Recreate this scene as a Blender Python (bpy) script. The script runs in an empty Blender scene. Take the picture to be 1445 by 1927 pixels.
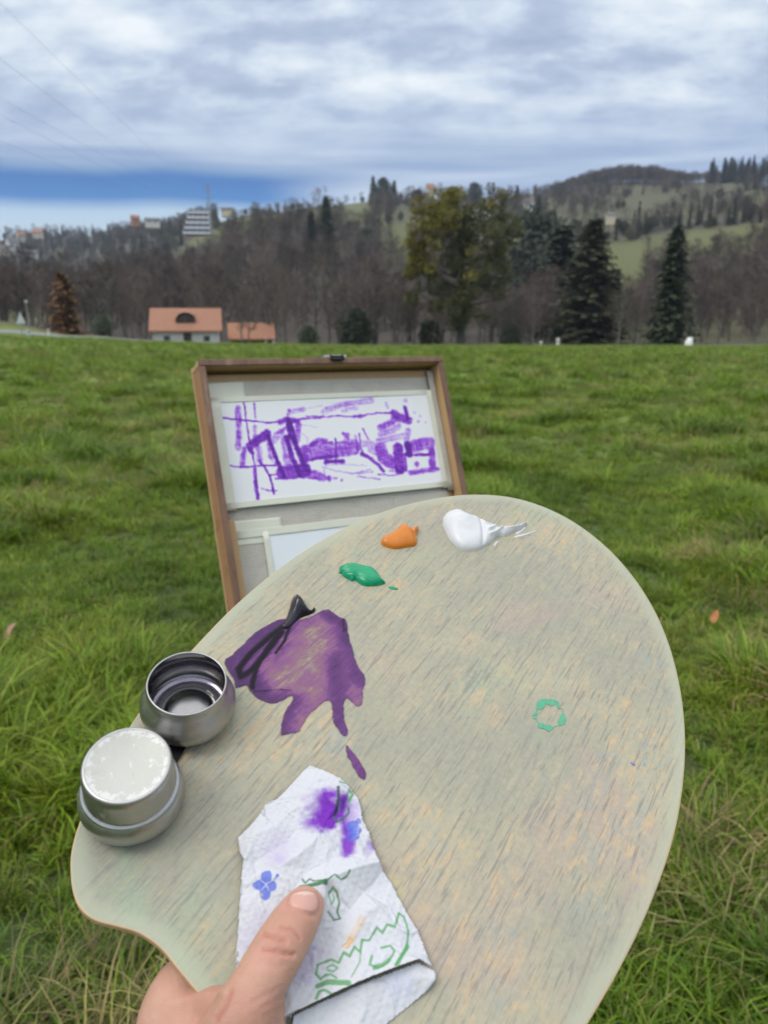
import bpy, bmesh, math, random
import numpy as np
from mathutils import Vector, Matrix, noise as mnoise
from mathutils.bvhtree import BVHTree
from mathutils.geometry import delaunay_2d_cdt

scene = bpy.context.scene
C = scene.collection
rng = np.random.default_rng(7)
random.seed(7)
R_ = math.radians

# ------------------------------------------------------------------ camera
F, CX, CY = 1430.0, 722.5, 963.5            # focal length and centre in pixels of the 1445 x 1927 photograph
PITCH = R_(13.9)
CAMZ = 1.5
cam_d = bpy.data.cameras.new('camera')
cam = bpy.data.objects.new('camera', cam_d); C.objects.link(cam)
cam.location = (0, 0, CAMZ)
cam.rotation_euler = (R_(90) - PITCH, 0, 0)
cam_d.sensor_fit = 'VERTICAL'; cam_d.sensor_height = 24.0; cam_d.sensor_width = 18.0
cam_d.lens = F / 1927.0 * 24.0
cam_d.clip_start = 0.02; cam_d.clip_end = 30000
cam_d.dof.use_dof = True; cam_d.dof.focus_distance = 0.44; cam_d.dof.aperture_fstop = 8.5
scene.camera = cam

# ------------------------------------------------------------------ world, sun, exposure
SUN_EL, SUN_AZ = R_(52), R_(-125)            # azimuth from +Y towards +X
world = bpy.data.worlds.new('World'); scene.world = world; world.use_nodes = True
sun_d = bpy.data.lights.new('sun', 'SUN'); sun_d.energy = 1.05; sun_d.angle = R_(25); sun_d.color = (1.0, 0.93, 0.82)
sun = bpy.data.objects.new('sun', sun_d); C.objects.link(sun)
sun.rotation_euler = Vector((math.sin(SUN_AZ) * math.cos(SUN_EL), math.cos(SUN_AZ) * math.cos(SUN_EL), math.sin(SUN_EL))).to_track_quat('Z', 'Y').to_euler()
scene.view_settings.view_transform = 'Standard'; scene.view_settings.look = 'None'
scene.view_settings.gamma = 1.0; scene.view_settings.exposure = 0.40; scene.view_settings.use_curve_mapping = False
scene.cycles.use_denoising = True
scene.cycles.max_bounces = 5; scene.cycles.diffuse_bounces = 2; scene.cycles.glossy_bounces = 3
scene.cycles.use_adaptive_sampling = True; scene.cycles.adaptive_threshold = 0.025
scene.cycles.transmission_bounces = 4; scene.cycles.transparent_max_bounces = 12; scene.cycles.volume_bounces = 0
scene.cycles.caustics_reflective = False; scene.cycles.caustics_refractive = False
scene.cycles.sample_clamp_indirect = 4.0

# ------------------------------------------------------------------ node helpers
class NT:
    def __init__(s, tree):
        s.t = tree; tree.nodes.clear()
    def n(s, typ, ins=None, **kw):
        nd = s.t.nodes.new(typ)
        for k, v in kw.items(): setattr(nd, k, v)
        for k, v in (ins or {}).items(): s.set(nd, k, v)
        return nd
    def set(s, nd, k, v):
        sock = nd.inputs[k]
        if isinstance(v, bpy.types.Node): v = v.outputs[0]
        if isinstance(v, bpy.types.NodeSocket): s.t.links.new(v, sock)
        else:
            try: sock.default_value = v
            except Exception: sock.default_value = (*v, 1.0)
    def math(s, op, a, b=0.0, c=0.0, clamp=False):
        return s.n('ShaderNodeMath', {0: a, 1: b, 2: c}, operation=op, use_clamp=clamp)
    def ramp(s, fac, stops, interp='LINEAR'):
        nd = s.n('ShaderNodeValToRGB', {0: fac}); cr = nd.color_ramp; cr.interpolation = interp
        while len(cr.elements) > 1: cr.elements.remove(cr.elements[-1])
        for i, (p, c) in enumerate(stops):
            e = cr.elements[0] if i == 0 else cr.elements.new(p)
            e.position = p; c = (c, c, c) if not hasattr(c, '__len__') else c
            e.color = (*c, 1.0)
        return nd
    def mix(s, fac, a, b, blend='MIX'):
        nd = s.n('ShaderNodeMix', data_type='RGBA', blend_type=blend)
        s.set(nd, 0, fac); s.set(nd, 6, col4(a)); s.set(nd, 7, col4(b))
        return nd.outputs[2]
    def step(s, x, lo, hi):
        return s.n('ShaderNodeMapRange', {0: x, 1: lo, 2: hi, 3: 0.0, 4: 1.0}, interpolation_type='SMOOTHSTEP')
    def noise(s, vec, scale, detail=3.0, rough=0.5, dist=0.0):
        return s.n('ShaderNodeTexNoise', {'Vector': vec, 'Scale': scale, 'Detail': detail, 'Roughness': rough, 'Distortion': dist})
    def grain(s, vec, scale, rot):               # turn first, then stretch
        return s.mapping(s.mapping(vec, (1, 1, 1), (0, 0, rot)), scale)
    def mapping(s, vec, scale=(1, 1, 1), rot=(0, 0, 0), loc=(0, 0, 0)):
        return s.n('ShaderNodeMapping', {0: vec, 1: loc, 2: rot, 3: scale})
    def attr(s, name):
        return s.n('ShaderNodeAttribute', attribute_name=name)
def col4(c):
    return (*c, 1.0) if isinstance(c, (tuple, list)) and len(c) == 3 else c
def new_mat(name):
    m = bpy.data.materials.new(name); m.use_nodes = True
    t = NT(m.node_tree)
    out = t.n('ShaderNodeOutputMaterial')
    b = t.n('ShaderNodeBsdfPrincipled', {'Roughness': 0.7})
    t.set(out, 0, b)
    return m, t, b, out
def bump(t, b, height, strength=0.5, dist=0.001):
    t.set(b, 'Normal', t.n('ShaderNodeBump', {'Height': height, 'Strength': strength, 'Distance': dist}))
def simple_mat(name, c, rough=0.7, var=0.15, scale=8.0, metal=0.0, bumpd=0.0):
    m, t, b, o = new_mat(name)
    tc = t.n('ShaderNodeTexCoord').outputs['Object']
    nz = t.noise(tc, scale, 5.0, 0.6)
    lo = tuple(x * (1 - var) for x in c); hi = tuple(min(1, x * (1 + var)) for x in c)
    t.set(b, 'Base Color', t.ramp(nz, [(0.3, lo), (0.7, hi)]))
    b.inputs['Roughness'].default_value = rough; b.inputs['Metallic'].default_value = metal
    if bumpd: bump(t, b, nz.outputs[0], 0.6, bumpd)
    return m

# the overcast sky: thin blue air of the sky model, almost wholly covered by layered cloud
wt = NT(world.node_tree)
wout = wt.n('ShaderNodeOutputWorld')
sky = wt.n('ShaderNodeTexSky', sky_type='NISHITA', sun_disc=False, sun_elevation=SUN_EL, sun_rotation=SUN_AZ)
dirv = wt.n('ShaderNodeTexCoord').outputs['Generated']
sep = wt.n('ShaderNodeSeparateXYZ', {0: dirv})
el = sep.outputs[2]
den = wt.math('ADD', wt.math('MAXIMUM', el, 0.0), 0.34)
flat = wt.n('ShaderNodeCombineXYZ', {0: wt.math('DIVIDE', sep.outputs[0], den), 1: wt.math('DIVIDE', sep.outputs[1], den), 2: 0.0})
m1 = wt.mapping(flat, (1.0, 1.7, 1), (0, 0, R_(-8)), (3.1, 1.4, 0))
big = wt.noise(m1, 1.9, 6.0, 0.52, 0.12)
m2 = wt.mapping(flat, (1.1, 1.7, 1), (0, 0, R_(7)), (0.4, 7.7, 0))
fine = wt.noise(m2, 6.5, 6.0, 0.58, 0.15)
cl = wt.math('ADD', wt.math('MULTIPLY', big, 0.62), wt.math('MULTIPLY', fine, 0.38))
cloud = wt.ramp(cl, [(0.38, (0.31, 0.37, 0.51)), (0.46, (0.39, 0.46, 0.59)), (0.50, (0.48, 0.56, 0.67)), (0.55, (0.60, 0.67, 0.74)), (0.62, (0.74, 0.78, 0.82))])
# cloud deck brightens towards the zenith as overcast does
zen = wt.n('ShaderNodeMapRange', {0: el, 1: 0.35, 2: 1.0, 3: 1.0, 4: 2.4})
whit = wt.mix(wt.n('ShaderNodeMapRange', {0: el, 1: 0.4, 2: 0.8, 3: 0.0, 4: 0.75}), cloud.outputs[0], (0.56, 0.55, 0.53))
cloud_b = wt.n('ShaderNodeVectorMath', {0: whit, 'Scale': zen}, operation='SCALE')
# low down: streaky blue-grey stratus, then a slate-blue bank and a pale gap under it
m3 = wt.mapping(dirv, (2.0, 2.0, 26.0))
streak = wt.noise(m3, 1.6, 4.0, 0.5, 0.3)
wob = wt.math('MULTIPLY', wt.math('SUBTRACT', wt.noise(dirv, 2.2, 3.0).outputs[0], 0.5), 0.05)
el2 = wt.math('ADD', el, wob)
strat = wt.ramp(streak, [(0.3, (0.22, 0.31, 0.50)), (0.5, (0.33, 0.42, 0.58)), (0.7, (0.48, 0.57, 0.68))])
c1 = wt.mix(wt.step(el2, 0.17, 0.27), strat.outputs[0], cloud_b.outputs[0])
lowb = wt.ramp(wt.math('MULTIPLY', el2, 4.0), [(0.36, (0.50, 0.60, 0.68)), (0.50, (0.40, 0.54, 0.68)), (0.565, (0.045, 0.185, 0.47)), (0.65, (0.035, 0.15, 0.42)), (0.70, (0.14, 0.27, 0.47))])
gap = wt.math('MULTIPLY', wt.step(el2, 0.185, 0.165), wt.step(sep.outputs[0], -0.02, -0.16))   # the bank lies over the lake
c2 = wt.mix(gap, c1, lowb.outputs[0])
skyc = wt.n('ShaderNodeVectorMath', {0: sky, 'Scale': 0.08}, operation='SCALE')
c3 = wt.mix(0.93, skyc.outputs[0], c2)
wt.set(wout, 0, wt.n('ShaderNodeBackground', {0: c3, 1: 1.0}))

# ------------------------------------------------------------------ geometry helpers
RC = np.array([[1, 0, 0], [0, math.sin(PITCH), -math.cos(PITCH)], [0, math.cos(PITCH), math.sin(PITCH)]])
CAM = np.array([0, 0, CAMZ])
def ray(u, v):
    return RC @ np.array([(u - CX) / F, (CY - v) / F, -1.0])
def slope_of(u, v):                          # rise per metre of horizontal distance along that line of sight
    q = ray(u, v); return q[2] / math.hypot(q[0], q[1])
def az_of(u, v=630):
    q = ray(u, v); return math.atan2(q[0], q[1])

def set_mesh(me, V, Fc):
    V = np.asarray(V, dtype=np.float64).reshape(-1, 3)
    if isinstance(Fc, np.ndarray):
        k = Fc.shape[1]; nf = len(Fc)
        me.vertices.add(len(V)); me.vertices.foreach_set('co', V.ravel())
        me.loops.add(nf * k); me.loops.foreach_set('vertex_index', Fc.ravel().astype(np.int32))
        me.polygons.add(nf); me.polygons.foreach_set('loop_start', np.arange(0, nf * k, k, dtype=np.int32))
        me.polygons.foreach_set('loop_total', np.full(nf, k, dtype=np.int32))
        me.update(calc_edges=True); me.validate()
    else:
        me.from_pydata([tuple(v) for v in V], [], Fc); me.update()
def smooth(me, on=True):
    me.polygons.foreach_set('use_smooth', np.full(len(me.polygons), on)); me.update()
def obj(name, V, Fc, mat=None, parent=None, smoothed=False):
    me = bpy.data.meshes.new(name); set_mesh(me, V, Fc)
    if smoothed: smooth(me)
    if mat: me.materials.append(mat)
    o = bpy.data.objects.new(name, me); C.objects.link(o)
    if parent: o.parent = parent
    return o
def empty(name, loc=(0, 0, 0), rotz=0.0):
    o = bpy.data.objects.new(name, None); C.objects.link(o); o.location = loc; o.rotation_euler = (0, 0, rotz)
    o.empty_display_size = 0.1
    return o
def tag(o, label=None, cat=None, group=None, kind=None):
    if label: o['label'] = label
    if cat: o['category'] = cat
    if group: o['group'] = group
    if kind: o['kind'] = kind
    return o
def fattr(o, name, vals):
    a = o.data.attributes.new(name, 'FLOAT', 'POINT'); a.data.foreach_set('value', np.asarray(vals, dtype=np.float32))
def cattr(o, name, cols):
    cols = np.asarray(cols, dtype=np.float32)
    if cols.shape[1] == 3: cols = np.hstack([cols, np.ones((len(cols), 1), np.float32)])
    a = o.data.attributes.new(name, 'FLOAT_COLOR', 'POINT'); a.data.foreach_set('color', cols.ravel())
class MB:                                    # collects simple shapes into one mesh
    def __init__(s): s.V = []; s.F = []
    def add(s, V, Fc):
        k = len(s.V); s.V += [tuple(v) for v in V]; s.F += [tuple(i + k for i in f) for f in Fc]
        return s
    def box(s, c, d, M=None):
        V = [(c[0] + a * d[0] / 2, c[1] + b * d[1] / 2, c[2] + e * d[2] / 2) for a in (-1, 1) for b in (-1, 1) for e in (-1, 1)]
        if M is not None: V = [M @ Vector(v) for v in V]
        return s.add(V, [(0, 1, 3, 2), (4, 6, 7, 5), (0, 4, 5, 1), (2, 3, 7, 6), (0, 2, 6, 4), (1, 5, 7, 3)])
    def tube(s, pts, rad, k=6, cap=True):
        P = [Vector(p) for p in pts]; rings = []
        for i, p in enumerate(P):
            d = (P[min(i + 1, len(P) - 1)] - P[max(i - 1, 0)]).normalized()
            a = d.orthogonal().normalized() if i == 0 else (prev - d * prev.dot(d)).normalized()
            prev = a; b = d.cross(a); r = rad[i] if hasattr(rad, '__len__') else rad
            rings.append([p + (a * math.cos(2 * math.pi * j / k) + b * math.sin(2 * math.pi * j / k)) * r for j in range(k)])
        V = [v for r in rings for v in r]; Fc = []
        for i in range(len(P) - 1):
            for j in range(k):
                Fc.append((i * k + j, i * k + (j + 1) % k, (i + 1) * k + (j + 1) % k, (i + 1) * k + j))
        if cap: Fc += [tuple(range(k - 1, -1, -1)), tuple((len(P) - 1) * k + j for j in range(k))]
        return s.add(V, Fc)
    def lathe(s, prof, k=48, c=(0, 0)):
        V = []; Fc = []
        for (r, z) in prof:
            for j in range(k): V.append((c[0] + r * math.cos(2 * math.pi * j / k), c[1] + r * math.sin(2 * math.pi * j / k), z))
        for i in range(len(prof) - 1):
            for j in range(k): Fc.append((i * k + j, i * k + (j + 1) % k, (i + 1) * k + (j + 1) % k, (i + 1) * k + j))
        return s.add(V, Fc)
    def obj(s, name, mat=None, parent=None, smoothed=False):
        return obj(name, s.V, s.F, mat, parent, smoothed)
def bevel(o, w, seg=2):
    md = o.modifiers.new('bevel', 'BEVEL'); md.width = w; md.segments = seg; md.limit_method = 'ANGLE'
def catmull(P, n, closed=True):
    P = np.asarray(P, float); m = len(P); out = []
    rngi = range(m) if closed else range(m - 1)
    for i in rngi:
        if closed: p0, p1, p2, p3 = P[(i - 1) % m], P[i], P[(i + 1) % m], P[(i + 2) % m]
        else: p0, p1, p2, p3 = P[max(i - 1, 0)], P[i], P[i + 1], P[min(i + 2, m - 1)]
        for k in range(n):
            t = k / n
            out.append(0.5 * ((2 * p1) + (-p0 + p2) * t + (2 * p0 - 5 * p1 + 4 * p2 - p3) * t * t + (-p0 + 3 * p1 - 3 * p2 + p3) * t ** 3))
    if not closed: out.append(P[-1])
    return np.array(out)
def seg_dist(X, A, B):
    d = B - A; L = max(float(d @ d), 1e-18); t = np.clip(((X - A) @ d) / L, 0, 1)
    return np.hypot(*(X - A - t[:, None] * d).T), t
def poly_sdf(X, P):                          # positive inside
    P = np.asarray(P, float); D = np.full(len(X), 1e9); ins = np.zeros(len(X), bool)
    for i in range(len(P)):
        A, B = P[i], P[(i + 1) % len(P)]
        D = np.minimum(D, seg_dist(X, A, B)[0])
        if A[1] != B[1]:
            c = ((A[1] > X[:, 1]) != (B[1] > X[:, 1])) & (X[:, 0] < (B[0] - A[0]) * (X[:, 1] - A[1]) / (B[1] - A[1]) + A[0])
            ins ^= c
    return np.where(ins, D, -D)
def line_dist(X, P):
    D = np.full(len(X), 1e9)
    if len(P) == 1: return np.hypot(*(X - np.asarray(P[0])).T)
    for A, B in zip(P[:-1], P[1:]): D = np.minimum(D, seg_dist(X, np.asarray(A), np.asarray(B))[0])
    return D
def sstep(x, a, b):
    t = np.clip((x - a) / (b - a), 0, 1); return t * t * (3 - 2 * t)
def vnoise(X, scale, seed=0, octaves=3):     # cheap value noise on an N x 2 array, 0..1
    X = np.asarray(X, float); out = np.zeros(len(X)); amp = 1.0; tot = 0.0
    for o in range(octaves):
        q = X * scale * (2 ** o) + 37.7 * (seed + o); i = np.floor(q).astype(np.int64); f = q - i; f = f * f * (3 - 2 * f)
        def h(a, b):
            n = (a * 374761393 + b * 668265263 + (seed + o) * 2147483647) & 0xffffffff
            n = ((n ^ (n >> 13)) * 1274126177) & 0xffffffff
            return ((n ^ (n >> 16)) & 0xffff) / 65535.0
        x, y = i[:, 0], i[:, 1]; fx, fy = f[:, 0], f[:, 1]
        out += amp * ((h(x, y) * (1 - fx) + h(x + 1, y) * fx) * (1 - fy) + (h(x, y + 1) * (1 - fx) + h(x + 1, y + 1) * fx) * fy)
        tot += amp; amp *= 0.5
    return out / tot
def heightfield(poly, step, hfun, keep):     # mesh over a flat outline; its rim dips below the surface it lies on
    P = np.asarray(poly); lo = P.min(0) - keep - step; hi = P.max(0) + keep + step
    nx, ny = int((hi[0] - lo[0]) / step) + 2, int((hi[1] - lo[1]) / step) + 2
    gx, gy = np.meshgrid(lo[0] + np.arange(nx) * step, lo[1] + np.arange(ny) * step)
    X = np.column_stack([gx.ravel(), gy.ravel()])
    d = poly_sdf(X, P); z = hfun(X, d)
    idx = np.arange(nx * ny).reshape(ny, nx)
    q = np.column_stack([idx[:-1, :-1].ravel(), idx[:-1, 1:].ravel(), idx[1:, 1:].ravel(), idx[1:, :-1].ravel()])
    q = q[(d[q] > -keep).all(1)]
    used = np.unique(q); mp = -np.ones(nx * ny, int); mp[used] = np.arange(len(used))
    return np.column_stack([X[used], z[used]]), mp[q], X[used], d[used]
# ------------------------------------------------------------------ the land
T_U = np.array([-600, 0, 150, 300, 400, 500, 600, 700, 850, 1000, 1150, 1300, 1450, 2050.])
T_R = np.array([100, 104, 110, 120, 160, 220, 300, 400, 500, 700, 900, 1300, 2500, 6000.])
T_V = np.array([
    [640, 633, 638, 643.5, 647, 649, 651, 652, 652, 652, 652, 652, 652, 655],
    [634, 627, 635, 642, 646, 648.5, 651, 652, 652, 652, 652, 651, 650, 653],
    [622, 620, 632, 641, 645, 648.5, 651, 652, 652, 652, 651.5, 650, 649, 652],
    [600, 604, 630, 643, 648, 652, 653, 653, 653, 653, 653, 653, 653, 650],
    [610, 625, 628, 638, 640, 640, 640, 640, 640, 640, 640, 636, 634, 636],
    [600, 612, 605, 600, 590, 580, 580, 590, 600, 600, 600, 590, 585, 590],
    [590, 600, 585, 565, 540, 522, 520, 532, 532, 535, 540, 525, 510, 510],
    [580, 590, 575, 535, 490, 458, 452, 468, 470, 470, 470, 446, 425, 425],
    [575, 582, 570, 515, 455, 424, 415, 424, 424, 428, 428, 412, 402, 402],
    [565, 562, 545, 494, 428, 408, 393, 388, 389, 390, 380, 372, 364, 364],
    [545, 522, 495, 452, 420, 402, 390, 380, 373, 364, 344, 344, 341, 345],
    [480, 448, 442, 432, 422, 408, 398, 388, 381, 374, 354, 352, 350, 355],
    [560, 560, 560, 560, 560, 560, 560, 560, 560, 560, 560, 560, 560, 560],
    [600, 600, 600, 600, 600, 600, 600, 600, 600, 600, 600, 600, 600, 600]], float)
T_A = np.array([az_of(u) for u in T_U])
T_S = np.array([[slope_of(u, v) for u, v in zip(T_U, row)] for row in T_V])
T_Z = CAMZ + T_S * T_R[:, None]
def land_z(x, y):
    x = np.atleast_1d(np.asarray(x, float)); y = np.atleast_1d(np.asarray(y, float))
    r = np.hypot(x, y); a = np.clip(np.arctan2(x, y), T_A[0], T_A[-1])
    i = np.clip(np.searchsorted(T_A, a) - 1, 0, len(T_A) - 2); fa = (a - T_A[i]) / (T_A[i + 1] - T_A[i]); fa = fa * fa * (3 - 2 * fa)
    rr = np.clip(r, T_R[0], T_R[-1]); j = np.clip(np.searchsorted(T_R, rr) - 1, 0, len(T_R) - 2)
    fr = (rr - T_R[j]) / (T_R[j + 1] - T_R[j])
    z = (T_Z[j, i] * (1 - fa) + T_Z[j, i + 1] * fa) * (1 - fr) + (T_Z[j + 1, i] * (1 - fa) + T_Z[j + 1, i + 1] * fa) * fr
    ze = T_Z[0, i] * (1 - fa) + T_Z[0, i + 1] * fa
    z = np.where(r < 100, ze * (r / 100) ** 2, z)
    behind = np.abs(np.arctan2(x, y)) > 1.4
    z = np.where(behind, np.clip(z, -3, 6), z)
    P = np.column_stack([x, y])
    z = z + (vnoise(P, 0.45, 3, 2) - 0.5) * 0.10 * np.clip(r / 3, 0.2, 1) * (r < 140) + (vnoise(P, 0.05, 5, 2) - 0.5) * 0.3 * sstep(r, 10, 60) * (1 - sstep(r, 85, 100))
    return z
def lz(x, y): return float(land_z(x, y)[0])
def at(u, r, v=630):                         # ground point in that direction at that distance
    a = az_of(u, v); x, y = r * math.sin(a), r * math.cos(a)
    return Vector((x, y, lz(x, y)))

# ground sheet: rings about the meadow, out to the horizon
rs = np.concatenate([[0.0], np.geomspace(0.5, 95, 90), np.linspace(96, 125, 30), np.geomspace(128, 6000, 80)])
NA = 360
angs = np.sort(np.concatenate([np.linspace(-0.75, 0.75, 260), np.linspace(0.78, 2 * math.pi - 0.78, 100)]))
ga, gr = np.meshgrid(angs, rs)
gx, gy = (gr * np.sin(ga)).ravel(), (gr * np.cos(ga)).ravel()
gz = land_z(gx, gy)
nr, na = len(rs), len(angs)
idx = np.arange(nr * na).reshape(nr, na); nxt = np.roll(idx, -1, axis=1)
q = np.column_stack([idx[:-1].ravel(), nxt[:-1].ravel(), nxt[1:].ravel(), idx[1:].ravel()])
m_ground, t, b, o_ = new_mat('meadow_ground')
pos = t.n('ShaderNodeNewGeometry').outputs['Position']
n1 = t.noise(pos, 0.35, 5, 0.6); n2 = t.noise(pos, 2.5, 6, 0.65); n3 = t.noise(pos, 0.012, 4, 0.55)
mead = t.mix(n1.outputs[0], (0.10, 0.165, 0.015), (0.185, 0.235, 0.035))
mead = t.mix(t.step(n2.outputs[0], 0.55, 0.8), mead, (0.165, 0.165, 0.05))
near = t.n('ShaderNodeVectorMath', {0: pos}, operation='LENGTH').outputs['Value']
soil = t.mix(n2.outputs[0], (0.022, 0.034, 0.006), (0.055, 0.080, 0.014))
mead = t.mix(t.step(near, 3.0, 14.0), soil, mead)
far_m = t.mix(n3.outputs[0], (0.075, 0.092, 0.020), (0.12, 0.12, 0.036))
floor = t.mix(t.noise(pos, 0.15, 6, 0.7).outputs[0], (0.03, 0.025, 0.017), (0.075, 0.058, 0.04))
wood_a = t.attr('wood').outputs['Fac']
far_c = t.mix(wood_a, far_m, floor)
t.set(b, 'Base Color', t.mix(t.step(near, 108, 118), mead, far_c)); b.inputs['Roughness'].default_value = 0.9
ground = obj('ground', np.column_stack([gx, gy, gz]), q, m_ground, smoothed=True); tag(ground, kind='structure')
# where woods grow (columns by direction, bands by distance)
def wooded(u, r):
    w = np.zeros(len(u))
    w = np.maximum(w, (sstep(r, 116, 122) * (1 - sstep(r, 205, 260)) * (1 - sstep(u, 1120, 1190))))
    w = np.maximum(w, sstep(u, 90, 170) * (1 - sstep(u, 690, 740)) * sstep(r, 180, 220) * (1 - sstep(r, 470, 520)))
    w = np.maximum(w, (1 - sstep(u, 380, 430)) * sstep(r, 560, 640) * 0.85)
    w = np.maximum(w, sstep(u, 690, 740) * (1 - sstep(u, 1090, 1130)) * sstep(r, 200, 240) * (1 - sstep(r, 340, 380)) * 0.9)
    w = np.maximum(w, sstep(u, 1010, 1060) * sstep(r, 830, 870))
    w = np.maximum(w, sstep(u, 1050, 1120) * sstep(r, 425, 445) * (1 - sstep(r, 475, 520)))
    w = np.maximum(w, sstep(u, 1090, 1150) * sstep(r, 116, 124) * (1 - sstep(r, 250, 300)) * 0.55)
    w = np.maximum(w, 0.5 * sstep(u, 690, 760) * sstep(r, 480, 520) * (1 - sstep(r, 830, 870)))
    return w
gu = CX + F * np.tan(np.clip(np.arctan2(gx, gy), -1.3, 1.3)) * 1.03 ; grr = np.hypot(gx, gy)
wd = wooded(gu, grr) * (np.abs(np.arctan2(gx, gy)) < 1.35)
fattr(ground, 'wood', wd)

# lane along the far side of the meadow
m_road, t, b, o_ = new_mat('asphalt')
pos = t.n('ShaderNodeNewGeometry').outputs['Position']
t.set(b, 'Base Color', t.mix(t.noise(pos, 3.0, 6, 0.7).outputs[0], (0.16, 0.165, 0.17), (0.27, 0.275, 0.285)))
RV = []; RF = []
us = np.linspace(-700, 1950, 240)
for i, u in enumerate(us):
    a = az_of(u)
    for rr in (103.6, 105.2, 106.8, 108.6):
        x, y = rr * math.sin(a), rr * math.cos(a); RV.append((x, y, lz(x, y) + 0.05))
    if i:
        k = 4 * i
        for j in range(3): RF.append((k - 4 + j, k + j, k + j + 1, k - 3 + j))
tag(obj('road', RV, RF, m_road, smoothed=True), kind='structure')

# ------------------------------------------------------------------ scatter by geometry nodes (grass, woods)
def scatter(name, pts, rots, scl, var, sources, mat=None):
    me = bpy.data.meshes.new(name); me.vertices.add(len(pts)); me.vertices.foreach_set('co', np.asarray(pts, float).ravel())
    a = me.attributes.new('rot', 'FLOAT_VECTOR', 'POINT'); a.data.foreach_set('vector', np.asarray(rots, np.float32).ravel())
    a = me.attributes.new('scl', 'FLOAT', 'POINT'); a.data.foreach_set('value', np.asarray(scl, np.float32))
    a = me.attributes.new('var', 'INT', 'POINT'); a.data.foreach_set('value', np.asarray(var, np.int32))
    o = bpy.data.objects.new(name, me); C.objects.link(o)
    col = bpy.data.collections.new(name + '_kinds')
    for s in sources: col.objects.link(s)
    g = bpy.data.node_groups.new(name, 'GeometryNodeTree')
    g.interface.new_socket('Geometry', in_out='INPUT', socket_type='NodeSocketGeometry')
    g.interface.new_socket('Geometry', in_out='OUTPUT', socket_type='NodeSocketGeometry')
    gi = g.nodes.new('NodeGroupInput'); go = g.nodes.new('NodeGroupOutput')
    ci = g.nodes.new('GeometryNodeCollectionInfo'); ci.inputs[0].default_value = col
    ci.inputs['Separate Children'].default_value = True; ci.inputs['Reset Children'].default_value = True
    ip = g.nodes.new('GeometryNodeInstanceOnPoints'); ip.inputs['Pick Instance'].default_value = True
    def na(n, ty):
        x = g.nodes.new('GeometryNodeInputNamedAttribute'); x.data_type = ty; x.inputs[0].default_value = n; return x.outputs[0]
    g.links.new(gi.outputs[0], ip.inputs['Points']); g.links.new(ci.outputs[0], ip.inputs['Instance'])
    g.links.new(na('var', 'INT'), ip.inputs['Instance Index'])
    g.links.new(na('rot', 'FLOAT_VECTOR'), ip.inputs['Rotation']); g.links.new(na('scl', 'FLOAT'), ip.inputs['Scale'])
    g.links.new(ip.outputs[0], go.inputs[0])
    md = o.modifiers.new('scatter', 'NODES'); md.node_group = g
    return o
def loose(name, V, Fc, mat):
    me = bpy.data.meshes.new(name); set_mesh(me, V, Fc); me.materials.append(mat)
    return bpy.data.objects.new(name, me)

# grass blades
def leaf_material(name, trans=0.35, rough=0.55):
    m, t, b, o = new_mat(name)
    c = t.attr('col').outputs['Color']
    rnd = t.n('ShaderNodeObjectInfo').outputs['Random']
    c = t.mix(t.step(t.noise(t.n('ShaderNodeNewGeometry').outputs['Position'], 1.1, 4, 0.6).outputs[0], 0.36, 0.66), t.mix(1.0, c, (0.62, 0.72, 0.55), 'MULTIPLY'), t.mix(1.0, c, (1.16, 1.06, 1.0), 'MULTIPLY'))
    hs = t.n('ShaderNodeHueSaturation', {'Hue': t.n('ShaderNodeMapRange', {0: rnd, 3: 0.485, 4: 0.515}), 'Saturation': 1.0, 'Value': t.n('ShaderNodeMapRange', {0: rnd, 3: 0.6, 4: 1.35}), 'Color': c})
    t.set(b, 'Base Color', hs); b.inputs['Roughness'].default_value = rough
    tr = t.n('ShaderNodeBsdfTranslucent', {0: hs})
    t.set(o, 0, t.n('ShaderNodeMixShader', {0: trans, 1: b, 2: tr}))
    return m
m_grass = leaf_material('grass_blades')
GREENS = np.array([(0.155, 0.275, 0.008), (0.21, 0.33, 0.012), (0.105, 0.20, 0.006), (0.27, 0.345, 0.030), (0.16, 0.255, 0.045)])
STRAW = np.array([(0.46, 0.38, 0.19), (0.38, 0.29, 0.13), (0.30, 0.28, 0.11)])
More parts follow.
